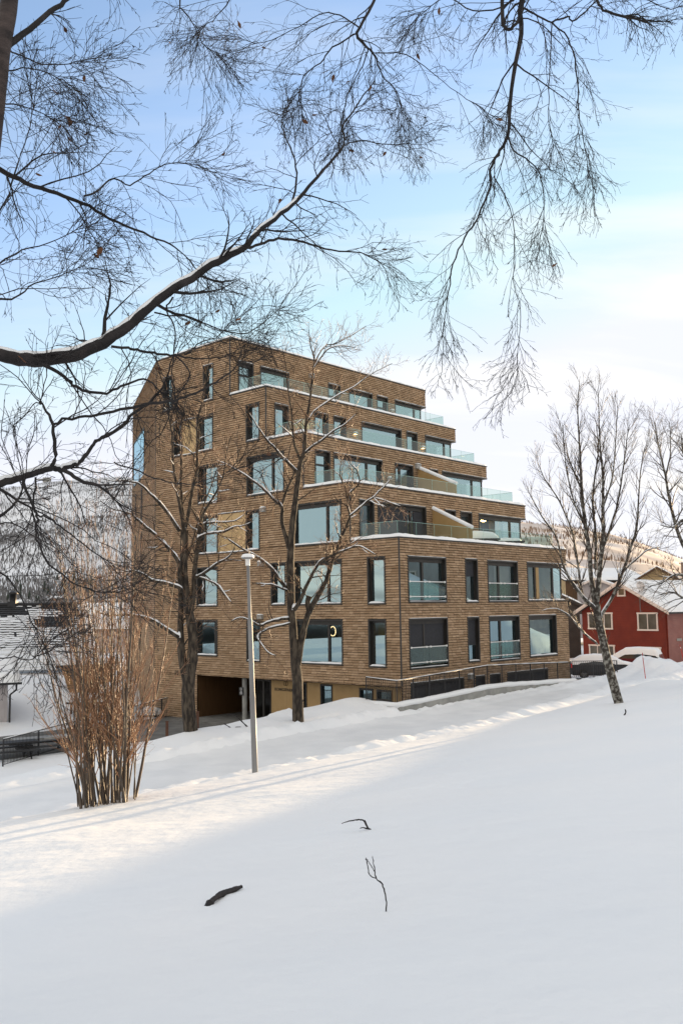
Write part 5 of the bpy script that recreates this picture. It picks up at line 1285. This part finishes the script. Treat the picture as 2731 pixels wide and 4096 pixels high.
def snow_lump(name, c, rx, ry, rz, label, cat, seed=0, slab=None):
    o = empty(name, c, label, cat)
    if slab:
        q = MB(); q.box((-rx * 1.05, -ry * 1.05, -0.1), (rx * 1.05, ry * 1.05, 0.0), 0, lambda v: v + c)
        for sx in (-0.8, 0.8):
            q.box((sx * rx - 0.06, -0.06 - ry * .6, -slab), (sx * rx + 0.06, 0.06 - ry * .6, -0.1), 0, lambda v: v + c); q.box((sx * rx - 0.06, ry * .6 - 0.06, -slab), (sx * rx + 0.06, ry * .6 + 0.06, -0.1), 0, lambda v: v + c)
        q.build('frame', M['roofdark'], o, c)
    q = MB()
    def fn(u, v):
        th = u * 2 * math.pi; r = math.sin(v * math.pi / 2); z = math.cos(v * math.pi / 2)
        k = 1 + 0.22 * noise.noise(Vector((math.cos(th) * 1.3 + seed, math.sin(th) * 1.3, v * 2)))
        return c + Vector((rx * (abs(math.cos(th)) ** 0.7) * math.copysign(1, math.cos(th)) * r * k, ry * (abs(math.sin(th)) ** 0.7) * math.copysign(1, math.sin(th)) * r * k, rz * (z ** 0.6 if z > 0 else 0) * k))
    q.grid(fn, 40, 12); q.build('snow', M['snow'], o, c); return o
snow_lump('garden_table', at(352, 2806, 55.0), 1.1, 0.6, 0.42, 'dark garden table under deep snow behind the fence', 'table', 1, 0.7)
snow_lump('garden_bench', at(450, 2770, 56.5), 0.9, 0.5, 0.6, 'snow heaped garden bench beside the shingle wall', 'bench', 2, 0.8)
snow_lump('covered_planter', at(600, 2858, 54.0), 0.6, 0.5, 0.42, 'planter buried in snow behind the right end of the bar fence', 'planter', 3, 0.3)
# dark picnic benches behind the left end of the fence
def picnic(c, ang, label, top):
    o = empty('picnic_bench', c, label, 'bench', 'dark picnic benches'); ca, sa = math.cos(ang), math.sin(ang)
    T = lambda v: c + Vector((v.x * ca - v.y * sa, v.x * sa + v.y * ca, v.z))
    q = MB(); q.box((-1.25, -0.4, 0.68), (1.25, 0.4, 0.75), 0, T); q.build('table_top', M['roofdark'] if not top else M['ventbox'], o, c)
    for y in (-0.75, 0.75):
        q = MB(); q.box((-1.25, y - 0.15, 0.40), (1.25, y + 0.15, 0.46), 0, T); q.build('seat', M['roofdark'], o, c)
    q = MB()
    for x in (-0.9, 0.9):
        q.box((x - 0.04, -0.85, 0.32), (x + 0.04, 0.85, 0.40), 0, T); q.tube([T(V(x, -0.75, 0)), T(V(x, -0.2, 0.68))], [0.045] * 2, 4); q.tube([T(V(x, 0.75, 0)), T(V(x, 0.2, 0.68))], [0.045] * 2, 4)
    q.build('leg_frame', M['roofdark'], o, c); return o
c = at(165, 3000, 41.5); c.z = -6.25; picnic(c, 0.55, 'dark picnic bench with a grey plank top behind the left part of the fence', True)
c = at(25, 3030, 40.0); c.z = -6.25; picnic(c, 0.55, 'dark picnic bench cut by the left edge, behind the fence end', False)

# rusty steel posts beside the path, snowy plank stand near the entrance
def rust_post(p, h, label):
    o = empty('steel_post', p, label, 'post', 'rusty posts by the path'); q = MB(); q.box((-0.055, -0.055, -0.2), (0.055, 0.055, h), 0, lambda v: v + p); q.box((-0.065, -0.065, h), (0.065, 0.065, h + 0.03), 0, lambda v: v + p); q.build('shaft', M['rust'], o, p); return o
p = Vector((-0.1909, 1, 0)) * 41; p.z = -6.2; rust_post(p, 1.35, 'short rusty post on the asphalt path, left of the forked tree')
p = Vector((-0.158, 1, 0)) * 41; p.z = -6.2; rust_post(p, 1.75, 'taller rusty post on the path just right of the forked tree trunk')
bp_ = Vector((-0.0700, 1, 0)) * 41.5; bp_.z = -4.74
stand = empty('plank_stand', bp_, 'dark tilted plank stand carrying a slab of snow beside the entrance', 'stand')
ddir = Vector((0.95, 0.30, 0.235)).normalized()
T = lambda v: bp_ + ddir * v.x + Vector((-0.3, 0.95, 0)) * v.y + Vector((0, 0, v.z))
q = MB(); q.box((-0.5, -0.3, -0.12), (0.62, 0.3, 0.05), 0, T); q.box((-0.4, -0.2, -0.8), (-0.3, 0.2, -0.12), 0, T); q.box((0.45, -0.2, -1.0), (0.55, 0.2, -0.12), 0, T); q.build('plank', M['rust'], stand, bp_)
q = MB(); q.grid(lambda u, v: T(V(-0.54 + 1.2 * u, -0.34 + 0.68 * v, 0.05 + 0.15 * min(1, 9 * min(u, 1 - u), 7 * min(v, 1 - v)) ** 0.5 * (1 + 0.2 * noise.noise(Vector((u * 6, v * 4, 1)))))), 16, 10); q.build('snow', M['snow'], stand, bp_)

# ------------------------------------------------------------------ parked cars under snow
M['carwhite'] = mat('black_car_paint', (0.02, 0.021, 0.024), 0.3); M['carred'] = mat('maroon_car_paint', (0.10, 0.012, 0.014), 0.25); M['tyre'] = mat('tyre_rubber', (0.02, 0.02, 0.02), 0.8); M['tail'] = mat('tail_light', (0.5, 0.03, 0.03), 0.25)
M['carglass'] = mat('car_glass', (0.02, 0.022, 0.025), 0.08, spec=0.6); M['plastic'] = mat('dark_plastic', (0.045, 0.05, 0.055), 0.5)
def car(name, c, ang, prof, W, paint, label, snow_th, axles, rear_at_front=False):
    """prof: stations (x, z_sill, z_belt, z_roof); x runs tail (-) to nose (+)"""
    o = empty(name, c, label, 'car'); ca, sa = math.cos(ang), math.sin(ang)
    T = lambda v: c + Vector((v.x * ca - v.y * sa, v.x * sa + v.y * ca, v.z))
    body = MB(); gl = MB(); sn = MB(); n = len(prof)
    def ring(x, zs, zb, zr):
        e = min(1.0, (x - prof[0][0]) / 0.35 + 0.72, (prof[-1][0] - x) / 0.5 + 0.70); hw = W / 2 * e
        k = max(0.0, min(1.0, (zr - zb) / 0.5)); rw_ = hw * (1 - 0.16 * k)
        return [V(x, -hw * 0.95, zs), V(x, -hw, zs + 0.25), V(x, -hw * 0.97, zb), V(x, -rw_, zr - 0.04), V(x, -rw_ * 0.85, zr), V(x, rw_ * 0.85, zr), V(x, rw_, zr - 0.04), V(x, hw * 0.97, zb), V(x, hw, zs + 0.25), V(x, hw * 0.95, zs)]
    rings = [ring(*p) for p in prof]
    for k in range(n - 1):
        for j in range(9):
            tall = prof[k][3] - prof[k][2] > 0.2 or prof[k + 1][3] - prof[k + 1][2] > 0.2
            mb = gl if (j in (2, 6) and tall) else body
            i0 = len(mb.v); mb.v += [T(rings[k][j]), T(rings[k + 1][j]), T(rings[k + 1][j + 1]), T(rings[k][j + 1])]; mb.face((i0, i0 + 1, i0 + 2, i0 + 3), 0, None, False)
    body.poly([T(v) for v in rings[0]]); body.poly([T(v) for v in rings[-1]][::-1])
    for x in (0.25, -0.55, -1.25):
        for sd in (-1, 1): gl_ = body.box((x - 0.04, sd * W * 0.41 - 0.04, prof[n // 2][2]), (x + 0.04, sd * W * 0.41 + 0.04, prof[n // 2][3] - 0.05), 0, T)
    body.build('body', paint, o, c); gl.build('window', M['carglass'], o, c)
    q = MB(); q.box((prof[0][0] - 0.05, -W * 0.46, 0.3), (prof[0][0] + 0.18, W * 0.46, 0.58), 0, T); q.build('bumper', M['plastic'], o, c)
    for sd in (-1, 1):
        q = MB(); q.box((prof[0][0] - 0.04, sd * W * 0.40 - 0.13, 0.72), (prof[0][0] + 0.16, sd * W * 0.40 + 0.08, 0.98), 0, T); q.build('tail_light', M['tail'], o, c)
    for ax_ in axles:
        for sd in (-1, 1):
            q = MB(); cc = V(ax_, sd * (W / 2 - 0.11), 0.32); ring_ = []
            for yy, rr_ in ((-0.11, 0.2), (-0.11, 0.30), (-0.08, 0.325), (0.08, 0.325), (0.11, 0.30), (0.11, 0.2)):
                for j in range(18): q.v.append(T(cc + V(rr_ * math.cos(j * math.pi / 9), yy * 1.0, rr_ * math.sin(j * math.pi / 9))))
            for k in range(5):
                for j in range(18): q.face((k * 18 + j, k * 18 + (j + 1) % 18, (k + 1) * 18 + (j + 1) % 18, (k + 1) * 18 + j), 0, None, True)
            wo = q.build('wheel', M['tyre'], o, c)
            q = MB()
            for j in range(10):
                th = j * math.pi / 5; q.quad(*[T(cc + V(r_ * math.cos(th + a_), sd * 0.10, r_ * math.sin(th + a_))) for r_, a_ in ((0.03, 0), (0.2, -0.1), (0.2, 0.12), (0.03, 0.3))])
            q.build('rim', M['galv'], wo, c)
    # snow blanket over the upper surfaces
    def sfn(u, v):
        x = prof[0][0] + 0.05 + (prof[-1][0] - prof[0][0] - 0.1) * u
        for k in range(n - 1):
            if prof[k][0] <= x <= prof[k + 1][0]: break
        t = (x - prof[k][0]) / (prof[k + 1][0] - prof[k][0]); R_ = [a.lerp(b, t) for a, b in zip(rings[k], rings[k + 1])]
        a = abs(v - 0.5) * 2; sd = -1 if v < 0.5 else 1
        top = R_[5]; edge = R_[6]; belt = R_[7]
        drop = 0.34 * min(1.0, (edge.z - belt.z) / 0.3) 
        if a < 0.8: p = V(x, top.y * a / 0.8 * 1.06, top.z + snow_th * (1.0 - 0.25 * (a / 0.8) ** 2))
        else:
            w_ = (a - 0.8) / 0.2; p = V(x, top.y * 1.06 + (edge.y + 0.05 - top.y * 1.06) * min(1, w_ * 2) + (belt.y - edge.y) * max(0, w_ - 0.5) * 0.9, top.z + snow_th * 0.72 - (snow_th * 0.72 + drop) * max(0, w_ - 0.15) / 0.85)
        e = min(1, u / 0.05, (1 - u) / 0.05) ** 0.5
        p.z = top.z + (p.z - top.z) * e - (1 - e) * 0.12; p.y *= sd
        p.z += 0.03 * noise.noise(Vector((x * 2, p.y * 2, 4)))
        return T(p)
    sn.grid(sfn, 60, 30); sn.build('snow', M['snow'], o, c); return o
PA = [(-2.2, 0.3, 0.85, 0.9), (-2.05, 0.22, 0.9, 1.05), (-1.5, 0.2, 0.92, 1.38), (-0.6, 0.2, 0.92, 1.47), (0.3, 0.2, 0.92, 1.43), (0.75, 0.2, 0.93, 1.22), (1.25, 0.2, 0.92, 0.98), (1.9, 0.22, 0.8, 0.86), (2.25, 0.3, 0.66, 0.72)]
car('parked_car', Vector((17.35, 61.5, -4.80)), R(-12), PA, 1.78, M['carwhite'], 'snow covered dark car parked behind the short railing', 0.14, (-1.35, 1.4))
PB = [(-2.2, 0.35, 1.0, 1.06), (-2.12, 0.3, 1.02, 1.3), (-1.85, 0.28, 1.03, 1.60), (-0.6, 0.28, 1.03, 1.70), (0.3, 0.28, 1.03, 1.66), (0.85, 0.28, 1.04, 1.36), (1.3, 0.28, 1.02, 1.08), (1.95, 0.3, 0.92, 0.98), (2.3, 0.35, 0.78, 0.84)]
car('parked_car', Vector((21.3, 68.2, -4.92)), R(152), PB, 1.86, M['carred'], 'snow covered maroon car with its tail light showing in front of the red house', 0.16, (-1.4, 1.4))

# ------------------------------------------------------------------ red snow marker poles, small posts
def marker(p0, p1, label):
    o = empty('snow_marker_pole', p0, label, 'marker pole', 'red snow marker poles'); q = MB(); q.tube([p0, p1], [0.022, 0.020], 8); q.build('shaft', M['redpole'], o, p0)
    q = MB(); q.tube([p0.lerp(p1, 0.86), p0.lerp(p1, 0.90)], [0.0225] * 2, 8); q.build('band', M['signwhite'], o, p0); return o
y = 50.5; marker(at(2585, 2745, y), at(2568, 2612, y), 'red snow marker pole leaning in front of the maroon car')
y = 52.0; marker(at(2746, 2690, y), at(2718, 2578, y), 'red snow marker pole at the right edge')
pc_ = at(2654, 2670, 71.5); q = MB(); q.tube([pc_ - Vector((0, 0, 0.35)), pc_ + Vector((0, 0, 0.35))], [0.05] * 2, 8); q.box((-0.11, -0.08, 0.3), (0.11, 0.08, 0.72), 0, lambda v: v + pc_)
o = q.build('power_outlet_post', M['ventbox'], None); tag(o, 'small grey outlet post by the corner of the red house', 'post')
hr0 = at(2615, 2690, 70.5)
o = empty('handrail', hr0, 'grey tube handrail at the red house steps beside the maroon car', 'handrail'); q = MB()
q.tube([at(2631, 2688, 70), at(2631, 2628, 70), at(2608, 2627, 70.5), at(2608, 2690, 70.5)], [0.03] * 4, 8); q.build('tube', M['galv'], o, hr0)

# ------------------------------------------------------------------ sticks poking out of the foreground snow
def hit(pxx, pyy):
    r = at(pxx, pyy, 1.0); y = 2.0
    while y < 80 and r.z * y > ground_z(r.x * y, y): y += 0.02
    return r * y
def stick(name, label, base, poly, mat_, cat='twig', lift=0.0):
    rs_ = random.Random(base[0]); b = hit(*base); o = empty(name, b, label, cat); q = MB()
    for line in poly:
        P = [at(x, y_, b.y + d) for x, y_, w, d in line]; W = [w * 0.5 * b.y / FPX for x, y_, w, d in line]; P, W = smooth(P, W, 6, 0.0015, rs_); W = [w * rs_.uniform(0.75, 1.2) for w in W]; q.tube(P, W, 8)
    q.build('wood', mat_, o, b); return o
stick('fallen_branch', 'thick dark stub of a branch lying half buried in the foreground snow', (830, 3640), [[(824, 3650, 34, 0), (838, 3618, 30, .08), (866, 3590, 25, .18), (900, 3572, 24, .3), (935, 3560, 24, .42), (966, 3548, 15, .5)], [(836, 3622, 16, .05), (850, 3640, 10, 0.05)]], M['bark_dark'], 'branch')
stick('dead_twig', 'thin upright forked twig standing in the foreground snow', (1543, 3655), [[(1543, 3656, 7, 0), (1544, 3600, 6, 0), (1528, 3540, 6, 0), (1505, 3515, 5, 0), (1496, 3470, 4, .03), (1490, 3425, 3, .05)], [(1505, 3515, 5, 0), (1478, 3500, 4, -.05), (1466, 3445, 4, -.08), (1462, 3438, 3, -.1)], [(1500, 3490, 3, 0), (1474, 3450, 3, -.03), (1463, 3432, 2, -.05)]], M['twig_dark'])
stick('dead_twig', 'small bent twig arching over the snow up the slope', (1488, 3325), [[(1490, 3326, 9, 0), (1470, 3312, 7, 0), (1452, 3283, 6, 0), (1425, 3281, 5, 0), (1390, 3288, 4, -.05), (1366, 3295, 3, -.08)], [(1470, 3312, 6, 0), (1462, 3290, 4, .05), (1458, 3282, 4, .05)], [(1474, 3316, 6, 0), (1450, 3312, 4, 0), (1440, 3315, 3, 0)]], M['twig_dark'])
stick('dead_twig', 'tiny dark twig tip just showing right of the upright twig', (1752, 3612), [[(1750, 3614, 7, 0), (1758, 3604, 7, 0), (1770, 3606, 4, 0)]], M['twig_dark'])
stick('dead_twig', 'short dark twig stub below the leaning tree', (2496, 2862), [[(2496, 2862, 7, 0), (2502, 2850, 6, 0), (2500, 2838, 4, 0)]], M['twig_dark'])
stick('dead_twig', 'thin arching twig on the snow bank left of the entrance', (985, 2908), [[(990, 2909, 6, 0), (960, 2880, 5, 0), (940, 2863, 4, 0), (910, 2858, 3, 0)], [(965, 2910, 5, 0), (945, 2910, 4, 0), (934, 2916, 3, 0)], [(927, 2915, 4, 0), (895, 2895, 3, 0)]], M['twig_dark'])

# ------------------------------------------------------------------ terrace things under snow
def terrace_lump(s, o_, i, rx, ry, rz, name, label, cat, seed):
    c = C0 + DR * s + DL * o_; c.z = LEDGE[i] + 0.42; snow_lump(name, c, rx, ry, rz, label, cat, seed, 0.42)
terrace_lump(8.6, 1.6, 0, 1.3, 0.5, 0.42, 'terrace_sofa', 'snow heaped sofa on the lowest terrace under the privacy screen', 'sofa', 4)
terrace_lump(11.6, 1.5, 0, 1.0, 0.45, 0.2, 'terrace_table', 'snow covered low table on the lowest terrace before the lit room', 'table', 5)
fpz = C0 + DR * 0.9 + DL * (OFF[2] + 0.9); fpz.z = LEDGE[2] + 0.1
fpo = empty('flower_pot', fpz, 'pot of dried cream flowers at the corner of the third terrace', 'plant'); q = MB(); q.lathe(fpz, [(0.14, 0), (0.18, 0.3), (0.16, 0.32)], 14); q.build('pot', M['ventbox'], fpo, fpz)
q = MB(); rg = random.Random(2)
for k in range(70):
    p = fpz + Vector((rg.gauss(0, 0.35), rg.gauss(0, 0.22), 0.45 + abs(rg.gauss(0, 0.16)))); s_ = rg.uniform(0.03, 0.06); q.lathe(p, [(0, -s_), (s_, 0), (0, s_)], 6)
q.build('flowers', mat('cream_flowers', (0.6, 0.52, 0.36), 0.9), fpo, fpz)

# ------------------------------------------------------------------ far hills, bare birch woods, houses across the water
def interp(K, x):
    if x <= K[0][0]: return K[0][1]
    for (a, b), (c, d) in zip(K, K[1:]):
        if x <= c: return b + (d - b) * (x - a) / (c - a)
    return K[-1][1]
LK = [(-140, .05), (-110, .075), (-80, .06), (-60, .07), (-40, .085), (-28, .118), (-21, .128), (-18, .139), (-14, .146), (-9, .143), (0, .128), (8, .10), (14, .05), (20, .015), (30, .0)]
def left_hill(az, r):
    f = (r - 980) / (2500 - 980); f = min(1.3, max(0, f)); e = interp(LK, math.degrees(az)) * 2500
    h = e * (sstep(0.0, 1.0, f) * 0.55 + 0.45 * min(1, f))
    h *= (1 - 0.10 * sstep(1.0, 1.3, f))
    x, y = r * math.sin(az), r * math.cos(az)
    return h + (18 * nz2(x, y, 260, 3) + 7 * nz2(x, y, 80, 5)) * min(1, f * 3) * (1 - 0.7 * sstep(0.85, 1.0, f)) - 4
q = MB()
def lh(u, v):
    az = R(-135 + 165 * u); r = 700 + 2500 * v; return Vector((r * math.sin(az), r * math.cos(az), left_hill(az, r)))
q.grid(lh, 330, 90)
M['hill'] = mat('snowy_hillside', (0.52, 0.52, 0.53), 0.95, (0.80, 0.81, 0.83), 0.006, 9.0, stretch=(1.0, 1.0, 0.5), lo=0.34, hi=0.50)
tag(q.build('hill', M['hill']), kind='structure')
rg = random.Random(77); q = MB(); cnt = 0
def tree_blades(p, h, w):
    i = len(q.v); th = rg.random() * 3.14
    for k in range(2):
        a = Vector((math.cos(th + k * 1.57), math.sin(th + k * 1.57), 0)) * w
        i = len(q.v); q.v += [p - a * 0.12, p + a * 0.12, p + a + Vector((0, 0, h * 0.6)), p + Vector((0, 0, h)), p - a * 0.9 + Vector((0, 0, h * 0.65))]; q.face((i, i + 1, i + 2, i + 3, i + 4))
while cnt < 17000:
    az = R(rg.uniform(-24, -9.5)); r = rg.uniform(1000, 2330); f = (r - 980) / 1520
    x, y = r * math.sin(az), r * math.cos(az)
    d = 0.42 + 0.45 * nz2(x, y, 230, 9) + 0.4 * nz2(x, y, 60, 2) + 0.7 * (0.5 - f)
    if rg.random() > d: continue
    cnt += 1; tree_blades(Vector((x, y, left_hill(az, r) - 0.5)), rg.uniform(3.5, 8.5), rg.uniform(0.4, 0.9))
M['forest'] = mat('far_birch_wood', (0.17, 0.165, 0.165), 0.95, (0.27, 0.26, 0.26), 0.03)
tag(q.build('birch_forest', M['forest']), 'bare grey birch wood covering the snowy hillside on the left', 'forest', kind='stuff')
q = MB()
for k in range(26):
    az = R(rg.uniform(-21, -15)); r = rg.uniform(1080, 1300); p = Vector((r * math.sin(az), r * math.cos(az), left_hill(az, r) - 0.5)); h = rg.uniform(9, 15); q.lathe(p, [(0.3, 0), (0.3, 1), (2.6, 1.2), (1.6, h * 0.5), (0, h)], 7)
tag(q.build('spruce_group', mat('spruce', (0.03, 0.04, 0.03), 0.9)), 'dark spruces scattered at the foot of the far hill', 'forest', kind='stuff')
RK = [(4, .108), (9, .104), (11.5, .0955), (14, .088), (16, .079), (18, .069), (20, .055), (21.5, .042), (24, .026), (28, .012), (34, 0)]
def right_hill(az, r):
    f = min(1.25, max(0, (r - 500) / 1500)); e = interp(RK, math.degrees(az)) * 2000
    x, y = r * math.sin(az), r * math.cos(az)
    return e * (0.15 * min(1, f / 0.1) + 0.85 * (0.6 * f + 0.4 * sstep(0, 1, f))) + (10 * nz2(x, y, 150, 1) + 4 * nz2(x, y, 45, 6)) * min(1, f * 3) * (1 - 0.6 * sstep(.8, 1, f)) - 12
q = MB()
def rh(u, v):
    az = R(4 + 30 * u); r = 460 + 2000 * v; return Vector((r * math.sin(az), r * math.cos(az), right_hill(az, r)))
q.grid(rh, 130, 90)
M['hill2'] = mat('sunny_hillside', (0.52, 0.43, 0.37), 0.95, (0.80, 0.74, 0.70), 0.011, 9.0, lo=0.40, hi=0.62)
tag(q.build('hill', M['hill2']), kind='structure')
rg = random.Random(78); q = MB(); cnt = 0
while cnt < 1500:
    az = R(rg.uniform(10.5, 23)); r = rg.uniform(760, 1950); x, y = r * math.sin(az), r * math.cos(az)
    if rg.random() > 0.28 + 0.9 * nz2(x, y, 170, 4): continue
    cnt += 1; tree_blades(Vector((x, y, right_hill(az, r) - 0.5)), rg.uniform(4, 7), rg.uniform(0.4, 0.9))
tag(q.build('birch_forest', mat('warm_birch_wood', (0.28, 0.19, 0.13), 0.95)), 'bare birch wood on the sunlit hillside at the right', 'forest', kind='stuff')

def far_house(az, r, w, h, c, label, dz=0):
    a = R(az); p = Vector((r * math.sin(a), r * math.cos(a), left_hill(a, r) - 1 + dz)); o = empty('distant_house', p, label, 'house', 'houses across the water'); T = lambda v: p + v
    q = MB(); q.box((-w, -4, 0), (w, 4, h), 0, T); q.build('wall', c, o, p)
    q = MB(); q.poly([p + V(-w - .6, -4.6, h), p + V(w + .6, -4.6, h), p + V(w + .6, 0, h + 2.4), p + V(-w - .6, 0, h + 2.4)]); q.poly([p + V(-w - .6, 4.6, h), p + V(-w - .6, 0, h + 2.4), p + V(w + .6, 0, h + 2.4), p + V(w + .6, 4.6, h)]); q.build('roof', M['snow'], o, p)
    q = MB()
    for k in range(3): q.box((-w * 0.75 + k * w * 0.6, -4.08, h * 0.45), (-w * 0.75 + k * w * 0.6 + w * 0.35, -4.0, h * 0.8), 0, T)
    q.build('window', M['roofdark'], o, p)
cols = [M['ventbox'], M['brick'], M['white'], M['yellowboard'], M['greyboard'], M['brownwood']]
for az, r, w, h, c, lb in ((-18.6, 1040, 5, 5, 4, 'far grey house at the hill foot, leftmost under the branches'), (-17.7, 1010, 7, 5, 1, 'far brown house with a white roof above the tiled ridge vent'), (-17.35, 1090, 6, 7, 1, 'far tall brown block uphill of the brown house'), (-16.3, 1020, 7, 4, 2, 'far long white house right of the roof vent'), (-15.6, 1060, 5, 5, 0, 'far grey house beyond the shrub tips'), (-15.1, 1000, 6, 4, 3, 'far ochre house behind the shrub'), (-14.2, 1080, 6, 5, 4, 'far pale house behind the shrub, farthest right'), (-19.6, 1070, 7, 6, 2, 'far white house at the left edge below the hill'), (-16.9, 985, 5, 4, 5, 'far dark timber house nearest the tiled ridge')):
    far_house(az, r, w, h, cols[c], lb)
a = R(-18.05); r = 2440; p = Vector((r * math.sin(a), r * math.cos(a), left_hill(a, r) - 2)); o = empty('summit_station', p, 'small dark building on the crest of the left hill', 'building')
q = MB(); q.box((-9, -6, 0), (9, 6, 14), 0, lambda v: v + p); q.build('wall', M['ventbox'], o, p); q = MB(); q.box((-26, -4, 8), (-9, 4, 11), 0, lambda v: v + p); q.build('deck', M['ventbox'], o, p)
